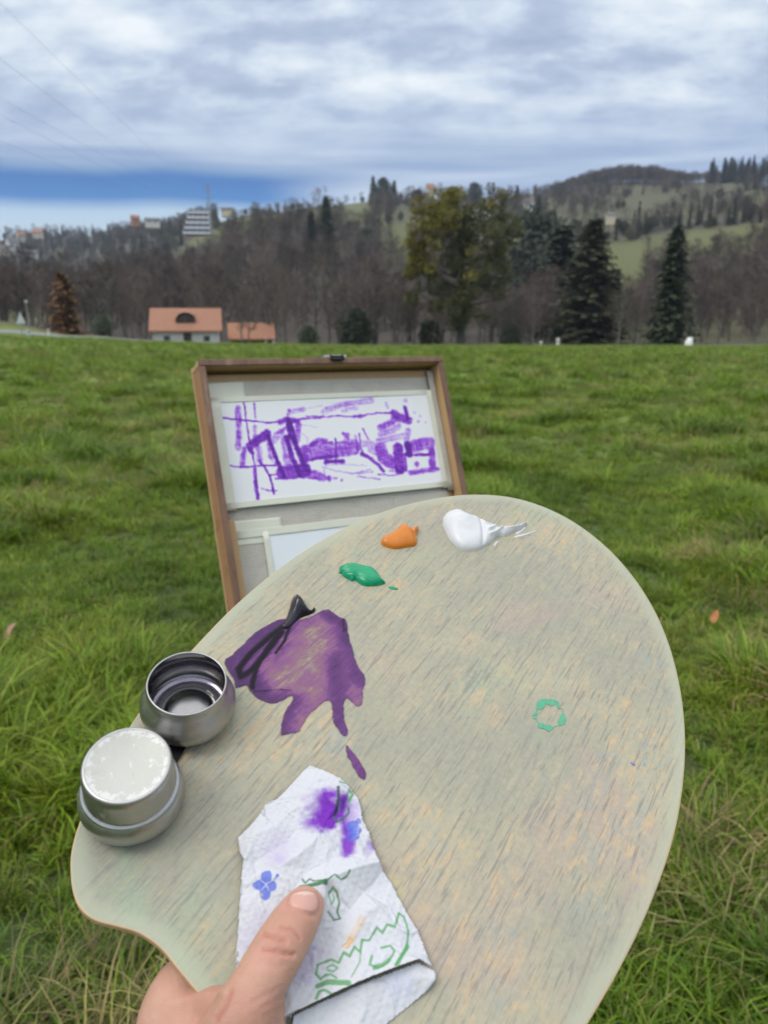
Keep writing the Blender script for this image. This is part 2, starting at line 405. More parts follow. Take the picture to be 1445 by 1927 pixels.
def tuft(seed, n, spread, lmin, lmax, wid, straw, lean):
    rg = np.random.default_rng(seed); V = []; Fc = []; K = []
    for i in range(n):
        a = rg.uniform(0, 6.283); rr = spread * math.sqrt(rg.random()); bx, by = rr * math.cos(a), rr * math.sin(a)
        L = rg.uniform(lmin, lmax); da = a + rg.normal(0, 0.9); ln = lean * rg.uniform(0.3, 1.5)
        w = wid * rg.uniform(0.6, 1.3); dry = rg.random() < straw
        c = (STRAW[rg.integers(3)] if dry else GREENS[rg.integers(5)]) * rg.uniform(0.8, 1.2)
        px, py = -math.sin(da) * w / 2, math.cos(da) * w / 2; k = len(V)
        for s in range(4):
            f = s / 3; th = ln * f * 1.25; out = L * (math.sin(th) * f); up = L * f * math.cos(th * 0.75)
            cx_, cy_ = bx + out * math.cos(da), by + out * math.sin(da)
            ww = (1.0, 0.95, 0.7, 0.0)[s]
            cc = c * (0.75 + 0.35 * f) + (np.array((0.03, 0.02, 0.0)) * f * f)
            if s < 3: V += [(cx_ - px * ww, cy_ - py * ww, up - 0.008), (cx_ + px * ww, cy_ + py * ww, up - 0.008)]; K += [cc, cc]
            else: V.append((cx_, cy_, up - 0.008)); K.append(cc)
        Fc += [(k, k + 1, k + 3), (k, k + 3, k + 2), (k + 2, k + 3, k + 5), (k + 2, k + 5, k + 4), (k + 4, k + 5, k + 6)]
    o = loose('tuft', np.array(V), np.array(Fc), m_grass)
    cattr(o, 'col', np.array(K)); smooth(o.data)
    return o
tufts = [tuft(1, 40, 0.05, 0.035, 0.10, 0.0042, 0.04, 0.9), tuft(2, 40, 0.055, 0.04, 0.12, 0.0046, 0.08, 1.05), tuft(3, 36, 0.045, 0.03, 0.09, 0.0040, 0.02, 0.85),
         tuft(4, 36, 0.055, 0.04, 0.11, 0.0042, 0.25, 1.2), tuft(5, 34, 0.045, 0.10, 0.21, 0.0058, 0.06, 1.05), tuft(6, 26, 0.06, 0.10, 0.24, 0.0042, 0.7, 1.45)]
gp = []; gs = []; gvv = []
def ring(n, r0, r1, amax, s0, s1):
    r = np.sqrt(rng.uniform(r0 * r0, r1 * r1, n)); a = rng.uniform(-amax, amax, n)
    x, y = r * np.sin(a), r * np.cos(a); P = np.column_stack([x, y])
    n1 = vnoise(P, 1.4, 11, 3); n2 = vnoise(P, 0.55, 21, 3); n3 = vnoise(P, 2.6, 31, 2)
    keep = (n1 > 0.40) | (rng.random(n) < (0.45 if r1 < 6 else 0.7))
    P = P[keep]; n1, n2, n3 = n1[keep], n2[keep], n3[keep]; m = len(P)
    v = rng.integers(0, 3, m)
    v = np.where((n2 > 0.55) & (rng.random(m) < 0.5), 3, v)
    v = np.where((n1 > 0.60) & (rng.random(m) < 0.42), 4, v)
    dry = sstep(n3, 0.55, 0.75) * 0.22 + sstep(2.1 - np.hypot(P[:, 0], P[:, 1]), 0, 0.8) * 0.22
    v = np.where(rng.random(m) < dry * (n2 > 0.42), 5, v)
    sc = rng.uniform(s0, s1, m) * (0.45 + 1.15 * n1)
    gp.append(np.column_stack([P, land_z(P[:, 0], P[:, 1])])); gs.append(sc); gvv.append(v)
ring(15000, 0.75, 5.0, 0.95, 0.75, 1.15)
ring(20000, 4.8, 9.0, 0.9, 0.8, 1.3)
ring(30000, 9.0, 20.0, 0.9, 1.0, 1.6)
ring(42000, 20.0, 50.0, 0.85, 1.2, 2.1)
ring(30000, 50.0, 103.0, 0.8, 1.4, 2.2)
gp = np.vstack(gp); gs = np.concatenate(gs); gvv = np.concatenate(gvv)
grot = np.column_stack([rng.normal(0, 0.12, len(gp)), rng.normal(0, 0.12, len(gp)), rng.uniform(0, 6.283, len(gp))])
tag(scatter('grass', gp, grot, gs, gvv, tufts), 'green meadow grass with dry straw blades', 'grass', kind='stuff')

# a few fallen leaves lying in the grass
m_dead = simple_mat('dead_leaf', (0.42, 0.17, 0.06), 0.7, 0.25, 40)
m_dead2 = simple_mat('pale_dead_leaf', (0.45, 0.26, 0.19), 0.7, 0.2, 40)
for (u, v, mt, lab, sz) in ((1344, 1160, m_dead, 'small orange fallen leaf lying in the grass beside the palette', 0.035), (18, 1188, m_dead2, 'pinkish fallen leaf lying in dark green grass', 0.045)):
    qd = ray(u, v); kk = (CAMZ - 0.07) / -qd[2]; P0 = CAM + qd * kk
    pts = catmull([(0, -1), (0.45, -0.55), (0.5, 0), (0.3, 0.6), (0, 1.1), (-0.35, 0.55), (-0.5, 0), (-0.4, -0.6)], 4)
    Vv = [(x * sz, y * sz, 0.35 * sz * x * x + 0.2 * sz * math.sin(2 * y)) for x, y in pts] + [(0, 0, -0.1 * sz)]
    lf = obj('fallen_leaf', Vv, [(i, (i + 1) % len(pts), len(pts)) for i in range(len(pts))], mt, smoothed=True)
    lf.location = P0; lf.rotation_euler = (0.7, 0.2, u)
    tag(lf, lab, 'leaf')
# ------------------------------------------------------------------ trees
def bark_mat(name, lo, hi):
    m, t, b, o = new_mat(name)
    pos = t.n('ShaderNodeTexCoord').outputs['Object']
    rnd = t.n('ShaderNodeObjectInfo').outputs['Random']
    c = t.mix(t.noise(t.mapping(pos, (1, 1, 0.3)), 2.0, 5, 0.6).outputs[0], lo, hi)
    c = t.n('ShaderNodeHueSaturation', {'Hue': t.n('ShaderNodeMapRange', {0: rnd, 3: 0.47, 4: 0.54}), 'Value': t.n('ShaderNodeMapRange', {0: t.math('FRACT', t.math('MULTIPLY', rnd, 7.3)), 3: 0.45, 4: 1.65}), 'Color': c})
    t.set(b, 'Base Color', c); b.inputs['Roughness'].default_value = 0.9
    return m
m_bark = bark_mat('grey_bark', (0.07, 0.062, 0.052), (0.19, 0.172, 0.145))
m_twig = bark_mat('bare_twigs', (0.070, 0.052, 0.042), (0.135, 0.100, 0.082))
m_bark_d = bark_mat('dark_bark', (0.035, 0.032, 0.026), (0.085, 0.078, 0.062))
def bare_tree(seed, H, spread, nb=24, twig=1.0, droop=0.0, low=0.22):
    rg = random.Random(seed); T = MB(); V = []; Fc = []
    pts = [Vector((0, 0, -0.5))]; n = 9
    for i in range(1, n + 1): pts.append(Vector((pts[-1].x + rg.gauss(0, 0.02) * H * 0.5, pts[-1].y + rg.gauss(0, 0.02) * H * 0.5, H * 0.93 * i / n)))
    r0 = H * 0.018
    T.tube(pts, [r0 * (1 - 0.93 * i / n) * (1.35 if i == 0 else 1) + 0.01 for i in range(n + 1)], 6)
    def P(t):
        x = t * n; i = min(int(x), n - 1); return pts[i].lerp(pts[i + 1], x - i)
    def twigs(p, d, L, k):
        for _ in range(k):
            dd = (d + Vector((rg.gauss(0, 0.55), rg.gauss(0, 0.55), rg.gauss(0.12, 0.4)))).normalized()
            l = L * rg.uniform(0.5, 1.1); s = dd.orthogonal().normalized() * (0.022 * twig)
            if rg.random() < 0.5: s = dd.cross(s)
            a = len(V); mid = p + dd * l * 0.5
            V.extend([p - s, p + s, p + dd * l]); Fc.append((a, a + 1, a + 2))
            for _ in range(3):
                d3 = (dd + Vector((rg.gauss(0, 0.6), rg.gauss(0, 0.6), rg.gauss(0.05, 0.5)))).normalized(); q = p + dd * l * rg.uniform(0.3, 0.9)
                s3 = d3.orthogonal().normalized() * (0.015 * twig); a = len(V)
                V.extend([q - s3, q + s3, q + d3 * l * 0.6]); Fc.append((a, a + 1, a + 2))
    for b_ in range(nb):
        t = low + (0.97 - low) * (b_ + rg.random()) / nb; a = b_ * 2.4 + rg.gauss(0, 0.4); p = P(t)
        L = H * spread * (0.35 + 0.9 * math.sin(math.pi * min(1, (t - low) / (1 - low) * 0.85 + 0.12))) * rg.uniform(0.6, 1.1)
        up = 0.55 + 0.9 * t + rg.gauss(0, 0.12) - droop
        d = Vector((math.cos(a), math.sin(a), up)).normalized(); bp = [p]
        for k in range(4):
            d = (d + Vector((rg.gauss(0, 0.14), rg.gauss(0, 0.14), rg.gauss(0.05, 0.1)))).normalized(); bp.append(bp[-1] + d * L / 4)
        rb = r0 * (1 - 0.8 * t) * 0.5
        T.tube(bp, [rb, rb * 0.75, rb * 0.5, rb * 0.3, 0.012], 4, False)
        for s_ in range(6):
            x = rg.uniform(0.9, 3.9); i = int(x); q = bp[i].lerp(bp[i + 1], x - i)
            ds = ((bp[i + 1] - bp[i]).normalized() + Vector((rg.gauss(0, 0.6), rg.gauss(0, 0.6), rg.gauss(0.2, 0.4)))).normalized()
            ls = L * rg.uniform(0.2, 0.42); q2 = q + ds * ls
            T.tube([q, q.lerp(q2, 0.5) + Vector((rg.gauss(0, .05), rg.gauss(0, .05), .05)), q2], [rb * 0.3, rb * 0.2, 0.008], 3, False)
            twigs(q.lerp(q2, 0.45), ds, ls * 0.7, 3); twigs(q2, ds, ls * 0.75, 4)
        twigs(bp[-1], d, L * 0.3, 5); twigs(bp[-2], d, L * 0.3, 4)
    return T, V, Fc
def tri_quads(Fc): return [tuple(f) for f in Fc]
def joined_source(name, T, V, Fc, m1_, m2_):
    VV = list(T.V) + [tuple(v) for v in V]; k = len(T.V)
    FF = list(T.F) + [tuple(i + k for i in f) for f in Fc]
    me = bpy.data.meshes.new(name); me.from_pydata(VV, [], FF); me.materials.append(m1_); me.materials.append(m2_)
    mi = np.zeros(len(FF), np.int32); mi[len(T.F):] = 1; me.polygons.foreach_set('material_index', mi); me.update()
    return bpy.data.objects.new(name, me)
# needle and leaf cards
def foliage_mat(name, lo, hi, trans=0.15):
    m, t, b, o = new_mat(name)
    pos = t.n('ShaderNodeTexCoord').outputs['Object']
    rnd = t.n('ShaderNodeObjectInfo').outputs['Random']
    c = t.mix(t.step(t.noise(pos, 1.1, 5, 0.7).outputs[0], 0.3, 0.7), lo, hi)
    c = t.n('ShaderNodeHueSaturation', {'Value': t.n('ShaderNodeMapRange', {0: rnd, 3: 0.8, 4: 1.25}), 'Color': c})
    t.set(b, 'Base Color', c); b.inputs['Roughness'].default_value = 0.75
    t.set(o, 0, t.n('ShaderNodeMixShader', {0: trans, 1: b, 2: t.n('ShaderNodeBsdfTranslucent', {0: c})}))
    return m
m_fir = foliage_mat('fir_needles', (0.028, 0.042, 0.022), (0.065, 0.085, 0.038))
m_fir_b = foliage_mat('blue_fir_needles', (0.024, 0.036, 0.022), (0.055, 0.072, 0.040))
m_yew = foliage_mat('olive_evergreen', (0.045, 0.055, 0.022), (0.105, 0.110, 0.045))
m_larch = foliage_mat('rusty_larch', (0.20, 0.10, 0.04), (0.34, 0.18, 0.075))
m_mist = foliage_mat('yellow_green_mistletoe', (0.11, 0.11, 0.008), (0.27, 0.225, 0.014), 0.3)
m_mist2 = foliage_mat('dull_green_mistletoe', (0.06, 0.07, 0.018), (0.14, 0.14, 0.034), 0.3)
def conifer(seed, H, rad, layers=26, per=10, card=0.45, bare=0.06, power=0.85):
    rg = random.Random(seed); T = MB(); V = []; Fc = []
    T.tube([(0, 0, -0.5), (0, 0, H * 0.5), (0, 0, H * 0.99)], [H * 0.016, H * 0.01, 0.01], 6)
    for i in range(layers):
        f = (i + rg.random() * 0.6) / layers; z = H * (bare + (0.985 - bare) * f); R0 = rad * ((1 - f) ** power) * rg.uniform(0.8, 1.12) + 0.12
        for j in range(per if f < 0.8 else max(5, per - 3)):
            a = 6.283 * j / per + i * 1.1 + rg.gauss(0, 0.2); L = R0 * rg.uniform(0.55, 1.2); jz = rg.uniform(-0.75, 0.75) * H / layers; dr = -0.18 - 0.25 * (1 - f)
            steps = max(3, int(L / (card * 0.75)))
            for s_ in range(steps):
                g = (s_ + 0.6) / steps; r = L * g
                c = Vector((math.cos(a) * r, math.sin(a) * r, z + jz + dr * r + 0.1 * r * g))
                for sd in (-1, 1):
                    d = Vector((math.cos(a + sd * 0.75), math.sin(a + sd * 0.75), -0.35 + rg.gauss(0, 0.25))).normalized()
                    s1 = card * rg.uniform(0.7, 1.4) * (1.1 - 0.5 * g); wv = Vector((-d.y, d.x, rg.gauss(0, 0.5))).normalized() * s1 * 0.46
                    k = len(V); V.extend([c - wv, c + wv, c + d * s1 + wv * 0.4, c + d * s1 - wv * 0.4]); Fc.append((k, k + 1, k + 2, k + 3))
    return T, V, Fc
def leaf_ball(rg, c, R0, n, size, V, Fc, flat=1.0):
    for _ in range(n):
        d = Vector((rg.gauss(0, 1), rg.gauss(0, 1), rg.gauss(0, 1))).normalized(); r = R0 * (0.45 + 0.62 * rg.random() ** 0.6)
        p = Vector(c) + Vector((d.x * r, d.y * r, d.z * r * flat))
        a = (d + Vector((rg.gauss(0, .6), rg.gauss(0, .6), rg.gauss(0, .6)))).normalized(); s1 = a.orthogonal().normalized() * size * rg.uniform(.35, .6); l = a * size * rg.uniform(.7, 1.3)
        k = len(V); V.extend([p, p + l * .5 + s1, p + l, p + l * .5 - s1]); Fc.append((k, k + 1, k + 2, k + 3))
def round_tree(seed, H, rad, clumps=34, leaf=0.42, n=70, low=0.25):
    rg = random.Random(seed); T = MB(); V = []; Fc = []
    T.tube([(0, 0, -0.5), (0.1, 0, H * 0.4), (0, 0.1, H * 0.8)], [H * 0.022, H * 0.014, 0.03], 6)
    for i in range(clumps):
        f = low + (1 - low) * (i + rg.random()) / clumps; a = i * 2.4 + rg.gauss(0, .3)
        R0 = rad * math.sin(math.pi * min(0.97, (f - low) / (1 - low) * 0.8 + 0.18)) ** 0.8 * rg.uniform(.35, .95)
        c = Vector((math.cos(a) * R0, math.sin(a) * R0, H * f * 0.95)); T.tube([(0, 0, c.z * 0.8), c], [0.07, 0.02], 3, False)
        leaf_ball(rg, c, rad * rg.uniform(.22, .4), n, leaf, V, Fc, 0.8)
    return T, V, Fc
def tree_thing(name, kind, loc, label, rot=0.0, scale=1.0, group=None, cat='tree'):
    T, V, Fc, m1_, m2_, cache = kind
    e = empty(name, loc, rot); e.scale = (scale, scale, scale)
    if 'me' not in cache:
        a = obj('trunk', T.V, T.F, m1_, None); b_ = obj('crown', V, [tuple(f) for f in Fc], m2_, None); cache['me'] = (a.data, b_.data)
    else:
        a = bpy.data.objects.new('trunk', cache['me'][0]); b_ = bpy.data.objects.new('crown', cache['me'][1]); C.objects.link(a); C.objects.link(b_)
    a.parent = e; b_.parent = e
    tag(e, label, cat, group)
    return e
def kind(tvf, m1_, m2_): return (*tvf, m1_, m2_, {})

BT = [bare_tree(101, 15, 0.30), bare_tree(102, 16, 0.26, 26), bare_tree(103, 13, 0.36, 22), bare_tree(104, 17, 0.22, 28), bare_tree(105, 12, 0.34, 20, 1.2)]
src_bare = [joined_source('bare%d' % i, T, V, Fc, m_bark, m_twig) for i, (T, V, Fc) in enumerate(BT)]
CF = [conifer(201, 14, 2.6), conifer(202, 17, 3.0, 30), conifer(203, 11, 2.8, 20)]
src_con = [joined_source('fir%d' % i, T, V, Fc, m_bark_d, mm) for i, ((T, V, Fc), mm) in enumerate(zip(CF, (m_fir, m_fir_b, m_fir)))]
RT = [round_tree(301, 9, 3.4), round_tree(302, 7, 3.6)]
src_rnd = [joined_source('round%d' % i, T, V, Fc, m_bark_d, m_yew) for i, (T, V, Fc) in enumerate(RT)]
SRC = src_bare + src_con + src_rnd           # 0-4 bare, 5-7 firs, 8-9 broad evergreens
wp = []; ws = []; wv = []
def grove(n, u0, u1, r0, r1, s0, s1, kinds, keepf=None, seed=0):
    u = rng.uniform(u0, u1, n); r = np.sqrt(rng.uniform(r0 * r0, r1 * r1, n))
    a = np.array([az_of(x) for x in u]); x, y = r * np.sin(a), r * np.cos(a)
    k = np.ones(n, bool) if keepf is None else keepf(u, r)
    k &= ~((u > 1205) & (u < 1305) & (r < 150)) & ~((u > 1060) & (u < 1150) & (r < 145))
    x, y = x[k], y[k]; m = len(x)
    wp.append(np.column_stack([x, y, land_z(x, y)])); ws.append(rng.uniform(s0, s1, m)); wv.append(rng.choice(kinds, m))
B = [0, 1, 2, 3, 4]
grove(210, -500, 760, 126, 190, 0.55, 0.85, B)                       # bottom of the wooded slope
grove(90, 740, 1120, 122, 180, 0.40, 0.68, B)
grove(520, 100, 735, 190, 480, 0.7, 1.05, B, lambda u, r: ~((u > 335) & (u < 428) & (r > 330)))
grove(170, -300, 300, 190, 330, 0.6, 0.9, B)
grove(150, 735, 1110, 190, 360, 0.6, 0.95, B + [8])
grove(24, 735, 1100, 380, 440, 0.5, 0.8, B + [8, 9])
grove(300, 1110, 1750, 125, 260, 0.42, 0.75, B)
grove(60, 960, 1120, 150, 260, 0.6, 0.95, B + [8, 5])                        # looser trees before the sloping field
grove(190, 1200, 1750, 250, 335, 0.55, 0.85, B)
grove(36, 335, 428, 310, 440, 0.4, 0.6, B)
grove(1700, -500, 420, 640, 1290, 0.8, 1.25, B + [5, 6, 6, 7, 8, 8, 9, 9])
grove(60, 60, 345, 480, 600, 0.6, 0.9, B + [8])       # hazy far hillside
grove(190, 1060, 1800, 428, 480, 0.55, 1.0, B + [5, 6, 7, 8, 9, 9])   # hedge line above the field
grove(1300, 700, 1750, 490, 840, 0.55, 1.05, B + [0, 2, 8, 9, 7], lambda u, r: vnoise(np.column_stack([u * 0.012, r * 0.018]), 1.0, 5, 2) > 0.47)
for u_ in range(1020, 1270, 10):
    k_ = min(1, (u_ - 1010) / 90) ** 0.8 * (1 - 0.75 * max(0, (u_ - 1195) / 75))
    grove(26, u_, u_ + 10, 860, 930, 0.30 + 0.45 * k_, 0.45 + 0.65 * k_, B)                        # wood on the right-hand ridge
grove(160, 1230, 1330, 870, 920, 0.45, 0.7, B)
grove(420, 1305, 1800, 860, 940, 0.95, 1.5, [5, 6, 7, 6, 6])
grove(120, 420, 1040, 720, 900, 0.45, 0.85, B + [8, 9, 5], lambda u, r: rng.random(len(u)) < 0.8)
wp = np.vstack(wp); ws = np.concatenate(ws); wv = np.concatenate(wv)
tag(scatter('woodland', wp, np.column_stack([np.zeros((len(wp), 2)), rng.uniform(0, 6.28, len(wp))]), ws, wv, SRC),
    'grey brown winter woodland covering the hillside beyond the meadow', 'woodland', kind='stuff')

# trees one can tell apart
K_bare = [kind(x, m_bark, m_twig) for x in BT]
K_fir = kind(conifer(211, 18, 4.4, 34, 15, 0.75, 0.0, 0.72), m_bark_d, m_fir)
K_fir2 = kind(conifer(212, 20, 5.6, 34, 16, 0.85, 0.02, 0.6), m_bark_d, m_yew)
K_fir3 = kind(conifer(213, 15, 3.8, 28, 13, 0.7, 0.0, 0.65), m_bark_d, m_fir_b)
K_larch = kind(conifer(214, 10, 2.9, 24, 12, 0.55, 0.03, 0.62), m_bark, m_larch)
K_rnd = kind(round_tree(311, 10, 4.4, 44, 0.5, 80, 0.08), m_bark_d, m_fir_b)
K_bush = kind(round_tree(312, 4.2, 2.4, 26, 0.34, 70, 0.05), m_bark_d, m_fir)
def ht(px, r): return px / F * r * 1.02
def plant(u, r, k, H0, px, label, name='tree', group=None, rot=0.0, wide=1.0):
    e = tree_thing(name, k, at(u, r), label, rot + u, ht(px, r) / H0, group)
    e.scale = (e.scale[0] * wide, e.scale[1] * wide, e.scale[2]); return e
plant(1257, 120, K_fir, 18, 195, 'tall pointed dark green fir standing alone at the right of the meadow edge', 'fir_tree', wide=1.15)
plant(1105, 138, K_fir2, 20, 205, 'broad olive green conifer with ragged sides beside the mistletoe tree', 'conifer_tree', wide=1.35)
plant(1050, 165, K_fir3, 15, 190, 'dark bluish conifer half hidden behind the broad olive conifer', 'conifer_tree', wide=1.5)
plant(1150, 160, K_fir3, 15, 120, 'shorter dark conifer on the field side of the broad olive conifer', 'conifer_tree', wide=1.3)
plant(1000, 205, K_rnd, 10, 185, 'rounded dark evergreen behind the mistletoe tree', 'evergreen_tree')
plant(1403, 185, K_fir3, 15, 68, 'small narrow dark fir on the grassy slope', 'fir_tree')
plant(618, 330, K_fir, 18, 112, 'large dark fir standing out of the bare brown wood', 'fir_tree')
plant(590, 335, K_fir3, 15, 84, 'shorter dark fir leaning against the large fir in the bare wood', 'fir_tree')
plant(692, 345, K_rnd, 10, 62, 'dark evergreen in the wood beside the small green clearing', 'evergreen_tree')
plant(127, 117, K_larch, 10, 100, 'rusty orange larch at the foot of the wood by the lane', 'larch_tree', wide=1.35)
plant(672, 124, K_bush, 4.2, 62, 'tall dark green bush at the wood edge left of the mistletoe tree', 'bush', None)
plant(580, 122, K_bush, 4.2, 34, 'low dark bush at the wood edge right of the small red roofed shed', 'bush')
plant(808, 123, K_bush, 4.2, 44, 'dark green bush under the left side of the mistletoe tree', 'bush')
plant(196, 122, K_bush, 4.2, 34, 'low dark bush between the orange larch and the lane post', 'bush')
plant(962, 124, K_bush, 4.2, 40, 'dark bush at the wood edge right of the mistletoe trunk', 'bush')
for (u, px) in ((703, 48), (722, 44), (741, 42)):
    plant(u, 720, (K_fir, K_rnd, K_fir3)[(u - 703) // 19], (18, 10, 15)[(u - 703) // 19], px, 'dark conifer in the clump that breaks the skyline above the clearing', 'conifer_tree', 'skyline conifers above the clearing')
for (u, px, lab) in ((783, 28, 'small dark conifer on the skyline left of the tall house'), (886, 38, 'dark bushy conifer on the skyline right of the tall house'), (962, 36, 'dark conifer on the skyline below the ridge wood'), (937, 42, 'lone dark conifer on the upper field above the white farm'), (1002, 40, 'dark conifer on the upper field right of the small white cottage')):
    plant(u, 700 if u not in (937, 1002) else 560, K_rnd if u in (783, 886) else K_fir3, 10 if u in (783, 886) else 15, px, lab, 'conifer_tree')
plant(605, 500, K_bare[2], 13, 48, 'round headed bare tree standing above the skyline of the brown wood', 'bare_tree')
BARE = ['tall bare tree rising just behind the left part of the low shed', 'tall bare grey tree between the shed and the low dark bush', 'bare grey tree beside the tall dark green bush', 'bare grey tree between the tall dark bush and the mistletoe tree', 'shorter bare tree with branches spread over the shed roof',
        'bare tree between the mistletoe tree and the white marker posts', 'small bare tree between the olive conifer and the pointed fir', 'small spreading bare tree beside the foot of the olive conifer', 'small bare tree just beyond the rounded white milestone', 'small bare tree in front of the very tall thin bare tree', 'small bare tree on the grassy slope behind the milestone',
        'bare tree between the low dark bush and the farmhouse', 'bare tree behind the triangular road sign', 'bare tree rising behind the farmhouse roof', 'bare tree rising in the gap between farmhouse and shed']
for i, (u, r, px) in enumerate(((455, 122, 100), (530, 126, 120), (640, 122, 105), (740, 128, 110), (470, 124, 80), (1000, 124, 95), (1190, 126, 70), (1165, 128, 85), (1350, 128, 80), (1420, 126, 88), (1330, 150, 75), (240, 128, 85), (40, 135, 90), (330, 160, 120), (415, 150, 110))):
    plant(u, r, K_bare[i % 5], (15, 16, 13, 17, 12)[i % 5], px, BARE[i], 'bare_tree', 'bare trees along the wood edge')
plant(1425, 200, K_bare[1], 16, 185, 'very tall thin bare tree rising in front of the sloping field', 'bare_tree')

# the big tree full of mistletoe
def mistletoe_tree():
    rg = random.Random(55); H = 20.0; T = MB(); loc = at(866, 111)
    T.tube([(0, 0, -1), (0.1, 0, 2.2), (-0.15, 0.1, 4.6), (0.1, 0, 7.5), (-0.2, 0, 11), (-0.4, 0.2, 15), (-0.6, 0, 18.5)], [0.75, 0.58, 0.52, 0.46, 0.34, 0.2, 0.06], 8)
    V = []; Fc = []; V2 = []; F2 = []; TW = []; TF = []
    tips = []
    for i in range(26):
        t = 0.22 + 0.74 * i / 26; z = 19 * t; a = i * 2.4 + rg.gauss(0, .3); prof = 0.55 + 0.5 * math.sin(math.pi * min(1, t * 1.02))
        L = 8.2 * prof * rg.uniform(.8, 1.12)
        p = [Vector((0, 0, z))]; d = Vector((math.cos(a), math.sin(a) * 0.9, 0.22 + 0.3 * t))
        for k in range(5):
            d = (d + Vector((rg.gauss(0, .15), rg.gauss(0, .15), rg.gauss(0.0, .1)))).normalized(); p.append(p[-1] + d * L / 5)
        rb = 0.24 * (1.1 - t); T.tube(p, [rb, rb * .85, rb * .65, rb * .45, rb * .3, .02], 5, False)
        for s_ in range(9):
            x = rg.uniform(1.3, 4.95); j = int(x); q_ = p[j].lerp(p[j + 1], x - j); ds = ((p[j + 1] - p[j]).normalized() + Vector((rg.gauss(0, .6), rg.gauss(0, .6), rg.gauss(.2, .5)))).normalized()
            l = rg.uniform(.9, 2.0); T.tube([q_, q_ + ds * l], [.045, .012], 3, False); tips.append(q_ + ds * l)
            for _ in range(9):
                d3 = (ds + Vector((rg.gauss(0, .6), rg.gauss(0, .6), rg.gauss(0, .6)))).normalized(); qq = q_ + ds * l * rg.uniform(.3, 1); s3 = d3.orthogonal().normalized() * .03; k = len(TW)
                TW.extend([qq - s3, qq + s3, qq + d3 * rg.uniform(.5, 1.1)]); TF.append((k, k + 1, k + 2))
    e = empty('mistletoe_tree', loc)
    obj('trunk', T.V, T.F, m_bark_d, e); obj('twigs', TW, TF, m_twig, e)
    rg.shuffle(tips); nball = 0; S0 = ht(250, 111) / H
    m1b, m2b = (V, Fc), (V2, F2)
    px2 = lambda zx, zy: ((480 + zx / 2.89 - 866) / F * 111, (655 - 280 - zy / 2.89) / F * 111)
    yel = [(1080, 330), (1050, 365), (1010, 400), (960, 400), (900, 390), (1000, 440), (960, 490), (890, 500), (880, 545), (940, 540), (900, 610), (850, 700), (870, 655), (920, 660), (1060, 420), (1090, 470), (1020, 480)]
    mid_ = [(860, 830), (1100, 430), (1150, 420), (1250, 400), (1290, 430), (1250, 510), (1330, 480), (1360, 560), (1120, 560), (1100, 610), (1150, 650), (1100, 690), (1180, 760), (1240, 760), (1120, 830), (1100, 890), (1140, 900), (1110, 940), (1200, 700), (1320, 600), (1020, 780), (960, 760), (1000, 860), (1280, 650), (940, 700), (1230, 600), (1190, 480), (1150, 540), (1060, 540), (1040, 640), (1160, 820), (1130, 760), (1380, 480), (1330, 700), (1290, 800)]
    for lst, Q in ((yel, (V, Fc)), (mid_, (V2, F2))):
        for zx, zy in lst:
            x_, z_ = px2(zx, zy)
            for _ in range(2):
                R0 = rg.uniform(.75, 1.25); leaf_ball(rg, (x_ / S0 + rg.gauss(0, .35), rg.gauss(0, 2.0), z_ / S0 + rg.gauss(0, .3)), R0, int(150 * R0), .36, *Q)
    for p in tips:
        dens = 0.80 - 0.05 * p.x + (0.16 if p.z > 12 else 0) - (0.25 if p.z < 5.5 else 0) - (0.18 if (p.x > 1 and p.z < 9) else 0)
        if rg.random() > dens: continue
        R0 = rg.uniform(.4, .8); Q = m1b if (p.x < 1.2 and p.z > 8.5) or rg.random() < .25 else m2b
        leaf_ball(rg, p, R0, int(95 * R0), .34, *Q); nball += 1
        if nball > 45: break
    for z in np.arange(2.0, 16, .55):          # ivy up the stem and the thick crown core
        leaf_ball(rg, (rg.gauss(0, .35), rg.gauss(0, .35), z), rg.uniform(.55, .95), 80, .32, V2, F2)
    obj('yellow_mistletoe', V, [tuple(f) for f in Fc], m_mist, e); obj('green_mistletoe', V2, [tuple(f) for f in F2], m_mist2, e)
    s = ht(250, 111) / H; e.scale = (s, s, s)
    tag(e, 'large old tree full of yellow green mistletoe balls at the meadow edge', 'tree')
mistletoe_tree()
# ------------------------------------------------------------------ houses, masts, posts
m_white = simple_mat('white_render', (0.62, 0.61, 0.57), 0.85, 0.1, 1.2)
m_cream = simple_mat('cream_render', (0.58, 0.52, 0.40), 0.85, 0.1, 1.2)
m_dark = simple_mat('dark_opening', (0.03, 0.025, 0.02), 0.6, 0.2)
m_pane = simple_mat('window_pane', (0.05, 0.065, 0.08), 0.12, 0.2)
m_timber = simple_mat('brown_timber', (0.13, 0.07, 0.04), 0.8, 0.3, 3)
m_greyroof = simple_mat('grey_roof', (0.16, 0.15, 0.15), 0.8, 0.2, 2)
m_slab = simple_mat('white_concrete', (0.62, 0.64, 0.67), 0.8, 0.05, 1)
m_steel = simple_mat('galvanised_steel', (0.30, 0.32, 0.33), 0.5, 0.1, 2, 0.6)
m_post = simple_mat('white_plastic', (0.78, 0.78, 0.76), 0.5, 0.06, 5)
